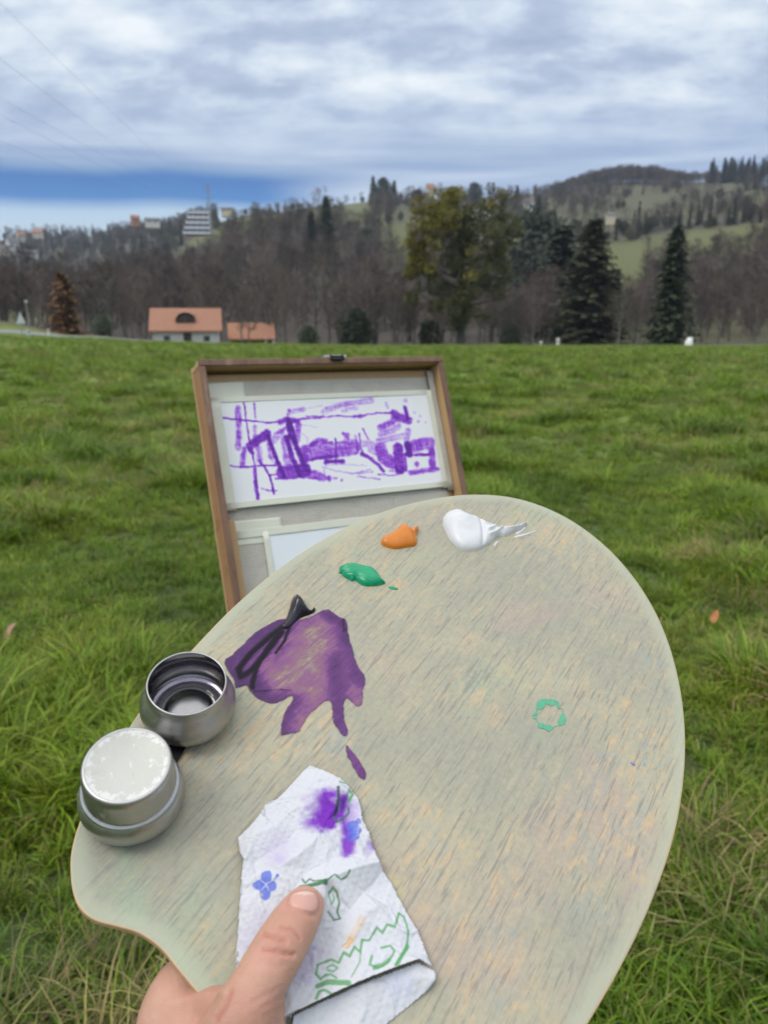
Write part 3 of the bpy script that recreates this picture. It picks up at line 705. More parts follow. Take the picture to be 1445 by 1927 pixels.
def tile_mat(name, lo, hi):
    m, t, b, o = new_mat(name)
    pos = t.n('ShaderNodeTexCoord').outputs['Object']
    br = t.n('ShaderNodeTexBrick', {'Vector': t.mapping(pos, (1, 1, 1)), 'Color1': col4(lo), 'Color2': col4(hi), 'Mortar': col4(tuple(x * 0.5 for x in lo)), 'Scale': 2.2, 'Mortar Size': 0.02})
    c = t.mix(t.math('MULTIPLY', t.noise(pos, 0.8, 5, 0.7).outputs[0], 0.6), br.outputs[0], tuple(x * 0.75 for x in hi))
    t.set(b, 'Base Color', c); b.inputs['Roughness'].default_value = 0.85
    return m
m_tile = tile_mat('terracotta_tiles', (0.33, 0.155, 0.10), (0.46, 0.23, 0.15))
m_tile2 = tile_mat('weathered_tiles', (0.40, 0.19, 0.11), (0.48, 0.24, 0.15))
def house(name, loc, rotz, W, D, Hw, Hr, wall, roof, label, openings=(), over=0.5, dormer=False, chimney=None, cat='house', group=None, hip=0.0):
    e = empty(name, loc, rotz)
    # walls with gables; front is -Y
    w = MB(); x, y = W / 2, D / 2
    V = [(-x, -y, -3), (x, -y, -3), (x, y, -3), (-x, y, -3), (-x, -y, Hw), (x, -y, Hw), (x, y, Hw), (-x, y, Hw), (-x + hip, 0, Hw + Hr - 0.15), (x - hip, 0, Hw + Hr - 0.15)]
    w.add(V, [(0, 1, 5, 4), (1, 2, 6, 9, 5), (2, 3, 7, 6), (3, 0, 4, 8, 7), (0, 3, 2, 1)]); w.obj('wall', wall, e)
    k = Hr / y; xo, yo = x + over, y + over; zb = Hw - over * k; th = 0.22
    V = []
    for dz in (0.05, 0.05 + th): V += [(-xo, -yo, zb + dz), (xo, -yo, zb + dz), (xo - hip, 0, Hw + Hr + dz), (-xo + hip, 0, Hw + Hr + dz), (-xo, yo, zb + dz), (xo, yo, zb + dz)]
    r = MB(); r.add(V, [(0, 3, 2, 1), (3, 4, 5, 2), (6, 7, 8, 9), (9, 8, 11, 10), (0, 1, 7, 6), (5, 4, 10, 11), (1, 2, 8, 7), (2, 5, 11, 8), (0, 6, 9, 3), (3, 9, 10, 4)])
    ro = r.obj('roof', roof, e)
    if chimney is not None: MB().box((chimney, 0.5, Hw + Hr + 0.5), (0.7, 0.7, 1.8)).obj('chimney', wall, ro)
    if dormer:                                # eyebrow dormer: arched roof swelling over a dark opening
        d = MB(); V = []; n = 14; zc = Hw + Hr * 0.26
        for j in range(n + 1):
            a = math.pi * j / n; px_, pz = -1.5 * math.cos(a), 1.55 * math.sin(a) ** 0.8
            V += [(px_, -y * 0.72 - 0.35, zc + pz + 0.22), (px_ * 0.8, -y * 0.05 + 0.0, Hw + Hr * 0.90 + pz * 0.12)]
        d.add(V, [(2 * j, 2 * j + 2, 2 * j + 3, 2 * j + 1) for j in range(n)]); dm = d.obj('dormer', roof, ro)
        V = [(-1.35 * math.cos(math.pi * j / n), -y * 0.72 - 0.2, zc + 0.1 + 1.40 * math.sin(math.pi * j / n) ** 0.8) for j in range(n + 1)]
        obj('dormer_opening', V, [tuple(range(n + 1))], m_dark, ro)
        MB().box((0, -y * 0.72 - 0.24, zc + 0.6), (0.12, 0.1, 1.1)).obj('mullion', m_timber, ro)
    for (nm, ox, oz, ow, oh) in openings:
        f = MB().box((ox, -y - 0.03, oz), (ow + 0.2, 0.1, oh + 0.2)).obj(nm, m_timber if nm == 'door' else m_white, e)
        MB().box((ox, -y - 0.07, oz), (ow, 0.06, oh)).obj('panel' if nm == 'door' else 'pane', m_dark if nm == 'door' else m_pane, f)
    tag(e, label, cat, group)
    return e
farm = at(353, 124); farm.z = CAMZ + slope_of(353, 645) * 124
house('farmhouse', farm, -az_of(353) - R_(3), 9.6, 7.5, 2.0, 2.9, m_white, m_tile, 'white farmhouse with long terracotta roof and arched dormer beyond the meadow',
      (('door', 0.2, 0.6, 1.0, 1.7), ('window', -2.8, 0.7, 0.9, 0.8), ('window', 3.0, 0.7, 0.9, 0.8)), 0.5, True, None)
shed = at(473, 131); shed.z = CAMZ + slope_of(473, 641) * 131
sh = house('shed', shed, -az_of(473) + R_(2), 6.6, 5.0, 0.5, 2.1, m_timber, m_tile2, 'low open shed with red tiled roof beside the farmhouse', (('door', -1.6, 0.1, 1.6, 1.0),), 0.5)
for x in (3.45, 2.2):
    MB().box((x, -2.85, -0.6), (0.22, 0.22, 2.3)).obj('post', m_post, sh)

# stepped white apartment block on the hill
def apartments():
    r = 452; loc = at(382, r); s = r / F
    e = empty('apartment_block', (loc.x, loc.y, CAMZ + slope_of(382, 442) * r), -az_of(382) - R_(8))
    W = 46 * s
    for k in range(5):
        z = k * 2.75; d0 = k * 0.8; w = W - k * 1.0
        MB().box((0.3 * k, 4 + d0, z + 1.3), (w - 0.8, 9, 2.4)).obj('glazing', m_pane, e)
        fl = MB().box((0.3 * k, 3 + d0, z + 0.1), (w, 11.6, 0.3)).obj('floor_slab', m_slab, e)
        MB().box((0.3 * k, -2.75 + d0, z + 0.80), (w, 0.14, 1.15)).obj('balcony_parapet', m_slab, fl)
        for j in range(5):
            MB().box((0.3 * k + w * (j / 4 - 0.5) * 0.97, 0.6 + d0, z + 1.35), (0.25, 4.5, 2.2)).obj('party_wall', m_slab, fl)
    MB().box((1.8, 4 + 9.0, 5 * 2.75 + 0.2), (W - 6, 9, 0.4)).obj('roof', m_slab, e)
    tag(e, 'white stepped apartment block with balconies above the brown wood', 'building')
apartments()
# scattered far houses
def far_house(u, v, r, wpx, wall, roof, label, hpx=8, rot=0.0, rr=0.6, **kw):
    s = r / F; W = wpx * s; H = hpx * s; p = at(u, r)
    house('house', (p.x, p.y, CAMZ + slope_of(u, v) * r), -az_of(u) + rot, W, W * 0.7, H, H * rr, wall, roof, label,
          (('window', -W * 0.22, H * 0.55, W * 0.16, H * 0.34), ('window', W * 0.22, H * 0.55, W * 0.16, H * 0.34)), W * 0.06, **kw)
far_house(43, 474, 1050, 17, m_white, m_greyroof, 'white gabled house with grey roof on the hazy far hillside', 14, 0.5)
far_house(10, 470, 1100, 16, m_white, m_greyroof, 'pale house at the lake end of the hazy far hillside', 9, -0.2)
far_house(28, 478, 1000, 14, m_cream, m_greyroof, 'cream cottage just below the white gabled house', 8, 0.2)
far_house(70, 484, 980, 28, m_white, m_greyroof, 'long low white house on the far hillside above the haze', 7, 0.1)
far_house(60, 452, 1120, 12, m_cream, m_tile, 'cream house with orange roof among dark trees on the far hillside', 8, 0.4)
far_house(92, 446, 1150, 14, m_cream, m_tile2, 'small house with rust roof high on the far hillside', 7, -0.3)
far_house(271, 419, 640, 13, m_tile2, m_tile, 'salmon orange house on the skyline left of the apartment block', 7, 0.2)
far_house(302, 422, 620, 24, m_white, m_greyroof, 'low white house right of the salmon orange house', 6, 0.0)
far_house(438, 400, 540, 18, m_cream, m_greyroof, 'low pale house on the skyline right of the apartment block', 5, -0.2)
far_house(806, 364, 690, 12, m_cream, m_tile2, 'tall narrow house with a steep red roof on the skyline', 8, 0.2, 0.9)
far_house(828, 379, 640, 16, m_white, m_greyroof, 'pale house with grey roof just below the tall narrow house', 6, 0.0)
far_house(900, 404, 520, 30, m_white, m_greyroof, 'long white farm on the upper meadow behind the mistletoe tree', 9, 0.1, 0.5)
far_house(985, 393, 540, 15, m_white, m_greyroof, 'small white cottage beside a dark conifer on the upper meadow', 10, -0.3)
far_house(1133, 412, 425, 14, m_cream, m_greyroof, 'small pale house half hidden by the hedge above the sloping field', 6, 0.2)

# lattice mast on the hill and the power lines that run from it over the meadow
def lattice(name, loc, H, w, label):
    e = empty(name, loc)
    def leg(sx, sy, t): k = w / 2 * (1 - 0.8 * t); return Vector((sx * k, sy * k, H * t))
    cor = [(-1, -1), (1, -1), (1, 1), (-1, 1)]
    for c in cor: MB().tube([leg(*c, 0) - Vector((0, 0, 2)), leg(*c, 1)], 0.10, 4).obj('leg', m_steel, e)
    br = MB()
    for i in range(9):
        t0, t1 = i / 9, (i + 1) / 9
        for j in range(4):
            a, b_ = cor[j], cor[(j + 1) % 4]; br.tube([leg(*a, t0), leg(*b_, t1)], 0.06, 3, False); br.tube([leg(*b_, t0), leg(*a, t1)], 0.06, 3, False)
    br.obj('bracing', m_steel, e)
    tips = []
    for z, l in ((0.70, 5.0), (0.83, 4.2), (0.95, 3.0)):
        MB().tube([(-l, 0, H * z), (0, 0, H * z + 0.5), (l, 0, H * z)], 0.12, 4).obj('crossarm', m_steel, e)
        tips += [Vector(loc) + Vector((-l, 0, H * z)), Vector(loc) + Vector((l, 0, H * z))]
    tag(e, label, 'pylon'); return tips
pb = at(406, 640); ptop = CAMZ + slope_of(406, 346) * 640
tips = lattice('pylon', (pb.x, pb.y, pb.z), ptop - pb.z, 4.5, 'thin steel lattice pylon on the wooded skyline beside the apartment block')
ends = [(-60, -55, 46), (-60, 65, 46), (-60, 150, 46), (-60, 185, 45), (-60, 240, 45)]
for (u, v, r), tp in zip(ends, (tips[5], tips[4], tips[3], tips[2], tips[0])):
    q = ray(u, v); k = r / math.hypot(q[0], q[1]); A = Vector(CAM + q * k); pts = []
    for i in range(41):
        t = i / 40; p = A.lerp(tp, t); p.z -= 4 * 5.0 * t * (1 - t); pts.append(p)
    w = MB().tube(pts, [0.007 + 0.02 * (i / 40) for i in range(41)], 4, False).obj('power_line', m_steel)
    tag(w, 'thin overhead power line crossing the cloudy sky to the pylon', 'cable', 'power lines over the meadow')

# roadside posts and sign
def marker(u, v0, r, hpx, label, wpx=6, name='marker_post'):
    s = r / F; p = at(u, r); z = CAMZ + slope_of(u, v0) * r; H = hpx * s; w = wpx * s / 2
    e = empty(name, (p.x, p.y, z), -az_of(u))
    body = MB(); V = []
    for zz, k in ((-0.5, 1.0), (H * 0.9, 0.9), (H, 0.55)): V += [(-w * k, -w * 0.5 * k, zz), (w * k, -w * 0.5 * k, zz), (w * k, w * 0.5 * k, zz), (-w * k, w * 0.5 * k, zz)]
    body.add(V, [(0, 1, 5, 4), (1, 2, 6, 5), (2, 3, 7, 6), (3, 0, 4, 7), (4, 5, 9, 8), (5, 6, 10, 9), (6, 7, 11, 10), (7, 4, 8, 11), (8, 9, 10, 11)])
    body.obj('body', m_post, e)
    MB().box((0, -w * 0.5 - 0.01, H * 0.68), (w * 1.5, 0.02, H * 0.12)).obj('reflector', m_dark, e)
    tag(e, label, 'marker post')
marker(1018, 653, 101.5, 10, 'short white marker post at the meadow edge right of the mistletoe tree', 5)
marker(1050, 653, 101.5, 15, 'taller white marker post right of the short one at the meadow edge', 6)
marker(55, 634, 100, 13, 'white roadside post below the road sign on the bend', 6)
marker(92, 630, 103.5, 9, 'small pale post beside the lane near the orange larch', 4)
# wrapped white milestone by the lane on the right
p = at(1297, 101); e = empty('milestone', (p.x, p.y, CAMZ + slope_of(1297, 655) * 101), 0.3)
sm = MB(); sm.lathe([(0.0, -0.4), (0.52, -0.4), (0.50, 0.35), (0.40, 0.85), (0.20, 1.22), (0.0, 1.3)], 12); so = sm.obj('stone', m_post, e, True)
MB().tube([(0.25, 0, 0.9), (0.5, -0.05, 1.25)], [0.12, 0.05], 6).obj('knob', m_post, e)
tag(e, 'rounded white milestone at the meadow edge near the pointed fir', 'milestone')
# triangular road sign on a tall post
p = at(40, 98); e = empty('road_sign', (p.x, p.y, p.z), -az_of(40)); zs = CAMZ + slope_of(38, 603) * 98 - p.z
MB().tube([(0.9, 0.05, -0.5), (0.9, 0.05, zs + 2.2)], 0.06, 8).obj('post', m_steel, e)
MB().tube([(0.15, 0.05, -0.5), (0.15, 0.05, zs + 0.6)], 0.05, 8).obj('post', m_steel, e)
tri = MB(); V = [(-0.35, 0, zs - 0.35), (0.65, 0, zs - 0.35), (0.15, 0, zs + 0.95)]; V += [(x, y + 0.03, z) for x, y, z in V]
tri.add(V, [(0, 1, 2), (5, 4, 3), (0, 3, 4, 1), (1, 4, 5, 2), (2, 5, 3, 0)]).obj('sign_plate', m_slab, e)
MB().box((0.9, 0, zs + 2.1), (0.3, 0.25, 0.22)).obj('lamp_head', m_slab, e)
tag(e, 'pale triangular road sign and thin pole on the bend of the lane', 'sign')

# thread of chimney smoke in front of the ridge wood
sp_ = at(1424, 700); bmx = bmesh.new(); bmesh.ops.create_icosphere(bmx, subdivisions=3, radius=1.0)
for v in bmx.verts:
    v.co += v.co * 0.35 * mnoise.noise(v.co * 1.7); v.co = Vector((v.co.x * 9 + v.co.z * 3, v.co.y * 7, v.co.z * 7))
sme = bpy.data.meshes.new('smoke'); bmx.to_mesh(sme); bmx.free(); smk = bpy.data.objects.new('smoke', sme); C.objects.link(smk)
smk.location = (sp_.x, sp_.y, CAMZ + slope_of(1424, 340) * 700)
smm = bpy.data.materials.new('blue_smoke'); smm.use_nodes = True; st__ = NT(smm.node_tree)
st__.set(st__.n('ShaderNodeOutputMaterial'), 'Volume', st__.n('ShaderNodeVolumePrincipled', {'Color': (0.6, 0.78, 1.0, 1), 'Density': 0.03})); sme.materials.append(smm)
tag(smk, 'faint bluish puff of smoke before the dark ridge wood', 'smoke', kind='stuff')
# the air
hz = MB().box((0, 0, 140), (12600, 12600, 480)).obj('haze')
hm = bpy.data.materials.new('haze_air'); hm.use_nodes = True; ht_ = NT(hm.node_tree)
ho = ht_.n('ShaderNodeOutputMaterial'); ht_.set(ho, 'Volume', ht_.n('ShaderNodeVolumePrincipled', {'Color': (0.72, 0.82, 1.0, 1), 'Density': 0.00016, 'Anisotropy': 0.1}))
hz.data.materials.append(hm); tag(hz, kind='stuff')
zlo = min(v.co.z for v in ground.data.vertices); zhi = max(v.co.z for v in ground.data.vertices) + 24
for v in hz.data.vertices: v.co.z = zlo - 1 if v.co.z < 100 else max(zhi, CAMZ + 5, ptop + 3, 66)
# ------------------------------------------------------------------ palette plane
NCAM = np.array([0.12, 0.76, 0.64]); NCAM /= np.linalg.norm(NCAM)
PN = RC @ NCAM
PD0 = 0.345                                  # sets how far off the palette is held
qc = ray(722, 1450); PO = CAM + qc * (PD0 / -(PN @ qc))
PX = np.array([1.0, 0, 0]) - PN * PN[0]; PX /= np.linalg.norm(PX); PY = np.cross(PN, PX)
PM = Matrix(((PX[0], PY[0], PN[0], PO[0]), (PX[1], PY[1], PN[1], PO[1]), (PX[2], PY[2], PN[2], PO[2]), (0, 0, 0, 1)))
def pal(u, v, h=0.0):
    q = ray(u, v); o = PO + PN * h; k = ((o - CAM) @ PN) / (q @ PN); P = CAM + q * k - o
    return np.array([P @ PX, P @ PY])
def pal3(u, v, h=0.0): return np.array([*pal(u, v, h), h])
def palz(pts, origin, scale, h=0.0): return np.array([pal(origin[0] + x / scale, origin[1] + y / scale, h) for x, y in pts])
def pxm(u, v):                               # metres per photo pixel on the palette there
    q = ray(u, v); return (PD0 / -(PN @ q)) / F
def pobj(name, V, Fc, mat, base=None, parent=None, smoothed=True):
    V = np.asarray(V, float)
    if parent is not None:
        bb = np.array(parent['_base']); o = obj(name, V - bb, Fc, mat, parent, smoothed); return o
    base = V.mean(0) * (1, 1, 0) if base is None else np.array(base)
    o = obj(name, V - base, Fc, mat, None, smoothed); o.matrix_world = PM @ Matrix.Translation(Vector(base)); return o
def pempty(name, base):
    e = empty(name); e.matrix_world = PM @ Matrix.Translation(Vector(base)); e['_base'] = list(map(float, base)); return e

OUT = [(133, 1640), (135, 1600), (148, 1552), (172, 1495), (208, 1428), (252, 1355), (303, 1287), (368, 1215), (440, 1141), (520, 1073), (600, 1019), (680, 978), (760, 950), (840, 934), (900, 930), (960, 935), (1020, 952), (1080, 982), (1140, 1028), (1190, 1083), (1230, 1145), (1258, 1210), (1277, 1280), (1287, 1350), (1289, 1420), (1282, 1500), (1266, 1580), (1240, 1660), (1205, 1745), (1165, 1825), (1125, 1895), (1085, 1958), (1000, 2070), (890, 2165), (760, 2215), (650, 2210), (565, 2160), (500, 2070), (452, 1985), (408, 1912), (370, 1866), (335, 1824), (302, 1784), (262, 1756), (220, 1743), (180, 1732), (152, 1711), (138, 1680)]
outl = catmull([pal(u, v) for u, v in OUT], 6)
def inset(P, d):
    t = np.roll(P, -1, 0) - np.roll(P, 1, 0); t /= np.linalg.norm(t, axis=1)[:, None]
    nrm = np.column_stack([t[:, 1], -t[:, 0]])
    if (P[:, 0] * np.roll(P[:, 1], -1) - P[:, 1] * np.roll(P[:, 0], -1)).sum() > 0: nrm = -nrm
    return P + nrm * d
N_ = len(outl); TH = 0.0042
rings_ = [(0.0, -TH + 0.0006, 0), (0.0, -0.0007, 0), (0.0003, -0.0002, 0.4), (0.0010, 0.0, 1.5), (0.003, 0, 5), (0.006, 0, 11), (0.010, 0, 19), (0.0135, 0, 26)]
PV = []; PE = []; PF = []
for (d, z, ev) in rings_:
    Q = inset(outl, d); PV += [(x, y, z) for x, y in Q]; PE += [ev / 26.0] * N_
for k in range(len(rings_) - 1):
    for j in range(N_): PF.append((k * N_ + j, k * N_ + (j + 1) % N_, (k + 1) * N_ + (j + 1) % N_, (k + 1) * N_ + j))
PF.append(tuple((len(rings_) - 1) * N_ + j for j in range(N_)))
k = len(PV); Q = inset(outl, 0.0006); PV += [(x, y, -TH) for x, y in Q]; PE += [0] * N_
PF += [tuple(k + j for j in range(N_ - 1, -1, -1))] + [(j, k + j, k + (j + 1) % N_, (j + 1) % N_) for j in range(N_)]
gA, gB = pal(820, 1560), pal(905, 1425)     # direction of the grain
GR = math.atan2(gB[1] - gA[1], gB[0] - gA[0])
m_pal, t, b, o_ = new_mat('paint_worn_plywood')
oc = t.n('ShaderNodeTexCoord').outputs['Object']
gm = t.mapping(oc, (1, 1, 1), (0, 0, -GR))
gl = t.mapping(gm, (36, 330, 1)); gl2 = t.mapping(gm, (46, 640, 1)); gl3 = t.mapping(gm, (55, 200, 1)); mott = t.noise(oc, 330, 4, 0.65, 0.4)
wob = t.noise(oc, 30, 3, 0.5)
grain = t.noise(gl, 1.0, 6, 0.66, 0.9); pores = t.noise(gl2, 1.0, 3, 0.6, 0.8); patch = t.noise(oc, 11.0, 5, 0.62, 0.4); patch2 = t.noise(t.mapping(oc, (1, 1, 1), (0, 0, 0), (5.3, 2.1, 0)), 8.0, 5, 0.6, 0.5)
patch3 = t.noise(t.mapping(oc, (1, 1, 1), (0, 0, 0), (1.3, 9.1, 0)), 15.0, 6, 0.65, 0.6); smear = t.noise(gl3, 1.0, 5, 0.7, 0.8)
base = t.mix(t.step(patch.outputs[0], 0.35, 0.68), (0.315, 0.310, 0.240), (0.400, 0.375, 0.270))
base = t.mix(t.math('MULTIPLY', t.step(patch2.outputs[0], 0.52, 0.64), 0.7), base, (0.300, 0.380, 0.265))     # sage
base = t.mix(t.math('MULTIPLY', t.step(patch2.outputs[0], 0.44, 0.32), 0.5), base, (0.42, 0.31, 0.265))         # dusty pink
base = t.mix(t.math('MULTIPLY', t.step(patch3.outputs[0], 0.55, 0.70), 0.6), base, (0.275, 0.335, 0.33))        # blue grey
base = t.mix(t.math('MULTIPLY', t.step(patch3.outputs[0], 0.40, 0.28), 0.45), base, (0.50, 0.45, 0.22))         # ochre
# bare wood rubbed through along the grain
rub = t.math('MULTIPLY', t.step(smear.outputs[0], 0.46, 0.66), t.step(t.math('ADD', t.math('MULTIPLY', patch3.outputs[0], 0.5), t.math('MULTIPLY', patch.outputs[0], 0.5)), 0.44, 0.58))
base = t.mix(t.math('MULTIPLY', rub, 0.78), base, (0.55, 0.39, 0.22))
rub2 = t.math('MULTIPLY', t.step(grain.outputs[0], 0.50, 0.68), 0.36)
base = t.mix(rub2, base, (0.50, 0.42, 0.28))
# paint left in the pores
base = t.mix(t.math('MULTIPLY', t.math('MULTIPLY', t.step(pores.outputs[0], 0.53, 0.65), t.step(patch.outputs[0], 0.2, 0.5)), 0.62), base, (0.19, 0.185, 0.17))
base = t.mix(1.0, base, t.ramp(mott, [(0.25, (0.86, 0.86, 0.86)), (0.5, (0.98, 0.98, 0.98)), (0.75, (1.07, 1.06, 1.04))]).outputs[0], 'MULTIPLY')
base = t.mix(t.math('MULTIPLY', t.step(grain.outputs[0], 0.44, 0.33), 0.45), base, (0.245, 0.245, 0.215))
# scraps of old colour
for (sc, lo, hi, c, off) in ((26, 0.70, 0.74, (0.10, 0.26, 0.42), 3.0), (30, 0.70, 0.735, (0.55, 0.20, 0.10), 8.0), (24, 0.71, 0.75, (0.08, 0.36, 0.22), 12.0), (34, 0.72, 0.75, (0.24, 0.12, 0.34), 17.0), (40, 0.72, 0.76, (0.75, 0.74, 0.70), 23.0)):
    nz = t.noise(t.mapping(oc, (1, 1, 1), (0, 0, 0), (off, off * 0.7, 0)), sc, 4, 0.75, 0.6)
    base = t.mix(t.math('MULTIPLY', t.step(nz.outputs[0], lo, hi), 0.5), base, c)
sc1 = t.noise(t.grain(oc, (30, 700, 1), 0.7), 1.0, 2, 0.5); base = t.mix(t.math('MULTIPLY', t.step(sc1.outputs[0], 0.72, 0.78), 0.4), base, (0.6, 0.58, 0.5))
edge = t.attr('edge').outputs['Fac']
ew = t.math('ADD', edge, t.math('MULTIPLY', t.math('SUBTRACT', patch3.outputs[0], 0.5), 0.9))
base = t.mix(t.math('MULTIPLY', t.step(ew, 0.75, 0.15), 0.75), base, t.mix(patch2.outputs[0], (0.40, 0.37, 0.28), (0.40, 0.46, 0.335)))
base = t.mix(t.step(t.math('ADD', edge, t.math('MULTIPLY', t.math('SUBTRACT', patch3.outputs[0], 0.5), 0.10)), 0.045, 0.02), base, t.mix(wob.outputs[0], (0.50, 0.30, 0.16), (0.62, 0.46, 0.28)))
t.set(b, 'Base Color', base)
t.set(b, 'Roughness', t.n('ShaderNodeMapRange', {0: grain, 1: 0.3, 2: 0.7, 3: 0.42, 4: 0.62}))
bump(t, b, t.math('ADD', t.math('MULTIPLY', pores.outputs[0], 0.6), t.math('MULTIPLY', grain.outputs[0], 0.6)), 0.35, 0.0006)
palette = obj('palette', PV, PF, m_pal); palette.matrix_world = PM
fattr(palette, 'edge', PE)
tag(palette, 'oval wooden painting palette with worn grey green surface held in the hand', 'palette')

# ------------------------------------------------------------------ blobs of paint
def paint_mat(name, c, rough=0.28, var=0.12, spec=0.5, sc=120):
    m, t, b, o = new_mat(name)
    oc = t.n('ShaderNodeTexCoord').outputs['Object']
    nz = t.noise(oc, sc, 4, 0.6, 0.5)
    t.set(b, 'Base Color', t.mix(nz.outputs[0], tuple(x * (1 - var) for x in c), tuple(min(1, x * (1 + var)) for x in c)))
    b.inputs['Roughness'].default_value = rough; b.inputs['Specular IOR Level'].default_value = spec
    bump(t, b, t.noise(t.grain(oc, (200, 900, 200), 0.5), 1.0, 3, 0.5).outputs[0], 0.18, 0.0004)
    return m
ZB = ((600, 930), 3.284)
def dab(name, pts, hmax, width, mat, label, extra=None, org=ZB, step=0.0004, smooth_n=4):
    poly = catmull(palz(pts, *org), smooth_n)
    def hf(X, d):
        t_ = np.clip(d / width, 0, 1); z = hmax * np.sqrt(np.clip(1 - (1 - t_) ** 2, 0, 1))
        z = z * (0.95 + 0.10 * vnoise(X, 150, 3, 2))
        if extra is not None: z = extra(X, d, z)
        return np.where(d > 0, z + 0.0001, d * 1.6)
    V, Fc, X, d = heightfield(poly, step, hf, 0.0007)
    o = pobj(name, V, Fc, mat); tag(o, label, 'paint'); return o
m_pw = paint_mat('titanium_white_paint', (0.63, 0.64, 0.655), 0.34, 0.03)
m_po = paint_mat('orange_ochre_paint', (0.60, 0.185, 0.012), 0.28, 0.1)
m_pg = paint_mat('emerald_green_paint', (0.004, 0.30, 0.135), 0.3, 0.12)
m_pk = paint_mat('violet_black_paint', (0.012, 0.008, 0.016), 0.14, 0.2, 0.6)
def Z(p, org=ZB): return palz([p], *org)[0]
def white_extra(X, d, z):
    c = Z((985, 170)); c2 = Z((1010, 330)); dd = line_dist(X, [c, Z((1005, 240)), c2])           # seam where the tube was lifted off
    z = z * (1 - 0.30 * np.exp(-(dd / 0.0016) ** 2))
    big = np.exp(-((X - Z((870, 200))) ** 2).sum(1) / 0.011 ** 2); z = z * (0.72 + 0.5 * big)
    for a, bb in (((1040, 250), (1100, 215)), ((1050, 275), (1120, 235)), ((1020, 215), (1080, 225)), ((1120, 235), (1230, 212)), ((1130, 225), (1275, 190))):
        dd = line_dist(X, [Z(a), Z(bb)]); z = z + 0.0012 * np.exp(-(dd / 0.0009) ** 2) * (d > 0.0002)
    return z
dab('white_paint', [(765, 165), (772, 142), (800, 120), (840, 110), (880, 118), (920, 145), (955, 148), (1000, 165), (1040, 190), (1085, 212), (1120, 220), (1160, 218), (1205, 212), (1235, 200), (1262, 190), (1278, 180), (1283, 186), (1262, 206), (1232, 222), (1205, 228), (1180, 245), (1150, 262), (1120, 258), (1095, 262), (1075, 285), (1045, 312), (1010, 330), (985, 345), (940, 352), (890, 345), (845, 320), (808, 280), (785, 235), (768, 195)], 0.0080, 0.0085, m_pw, 'big glossy dollop of white paint with a drawn out tail on the palette', white_extra)
for i, (pts) in enumerate(([(1208, 262), (1250, 252), (1300, 240), (1340, 226), (1325, 238), (1285, 255), (1240, 268), (1212, 272)], [(1078, 318), (1090, 298), (1102, 290), (1106, 298), (1092, 320), (1082, 322)], [(1215, 240), (1245, 225), (1268, 205), (1275, 212), (1255, 232), (1225, 250)])):
    dab('paint_fleck', pts, 0.0009, 0.001, m_pw, 'thin flick of white paint beside the tail of the white dollop', None)['group'] = 'white flicks beside the white dollop'
def orange_extra(X, d, z):
    z = z * (0.72 + 0.42 * np.exp(-((X - Z((520, 250))) ** 2).sum(1) / 0.008 ** 2))
    dd = line_dist(X, [Z((560, 225)), Z((585, 262)), Z((596, 300))]); z = z * (1 - 0.35 * np.exp(-(dd / 0.0011) ** 2))
    dd = line_dist(X, [Z((598, 240)), Z((606, 222))]); return z + 0.0015 * np.exp(-(dd / 0.0012) ** 2) * (d > 0)
dab('orange_paint', [(384, 300), (388, 282), (410, 265), (445, 250), (475, 235), (490, 212), (515, 203), (545, 208), (565, 218), (590, 219), (604, 213), (612, 220), (606, 245), (600, 262), (606, 285), (602, 310), (585, 324), (555, 328), (520, 334), (490, 340), (450, 337), (410, 325), (390, 314)], 0.0062, 0.0062, m_po, 'small dollop of orange ochre paint on the palette', orange_extra)
def green_extra(X, d, z):
    cen = [Z((150, 462)), Z((220, 480)), Z((280, 515)), Z((340, 540)), Z((395, 555))]
    dd = line_dist(X, cen); z = z * 0.9
    for off in (18, 32, 46, 60):
        ln = [Z((160, 462 + off)), Z((220, 470 + off)), Z((270, 500 + off)), Z((320, 520 + off))]
        z = z - 0.0003 * np.exp(-(line_dist(X, ln) / 0.0005) ** 2) * (d > 0.0006)
    return z
dab('green_paint', [(126, 462), (134, 452), (150, 448), (170, 440), (205, 436), (240, 442), (280, 452), (320, 460), (350, 480), (370, 505), (388, 535), (410, 552), (388, 560), (355, 568), (310, 570), (275, 566), (245, 548), (225, 532), (205, 540), (190, 530), (165, 518), (148, 505), (140, 492), (124, 490), (132, 478)], 0.0056, 0.0060, m_pg, 'leaf shaped dollop of emerald green paint on the palette', green_extra)
dab('paint_fleck', [(428, 574), (445, 570), (470, 574), (490, 584), (484, 592), (462, 590), (440, 584)], 0.0006, 0.001, m_pg, 'tiny green smudge trailing off the emerald green dollop')
ZC = ((400, 920), 2.223)
# violet smear: a thin film of paint, thicker in its strokes
SMEAR = [(290, 541), (240, 560), (180, 597), (120, 652), (72, 696), (44, 722), (58, 760), (84, 800), (94, 838), (140, 830), (155, 852), (190, 886), (240, 903), (290, 893), (330, 876), (305, 915), (284, 975), (282, 1028), (300, 1036), (330, 1030), (370, 1018), (400, 962), (440, 922), (482, 890), (497, 915), (498, 972), (525, 1016), (556, 1040), (570, 1012), (552, 940), (562, 882), (600, 913), (630, 906), (636, 850), (641, 792), (615, 745), (596, 690), (581, 640), (571, 590), (560, 545), (530, 532), (490, 503), (460, 503), (430, 520), (385, 540), (335, 547)]
STREAK = [(560, 1063), (600, 1108), (634, 1158), (647, 1200), (635, 1222), (610, 1206), (578, 1160), (555, 1110), (548, 1082)]
m_smear, t, b, o_ = new_mat('violet_paint_film')
oc = t.n('ShaderNodeTexCoord').outputs['Object']
dn = t.attr('dens').outputs['Fac']; dk = t.attr('dark').outputs['Fac']
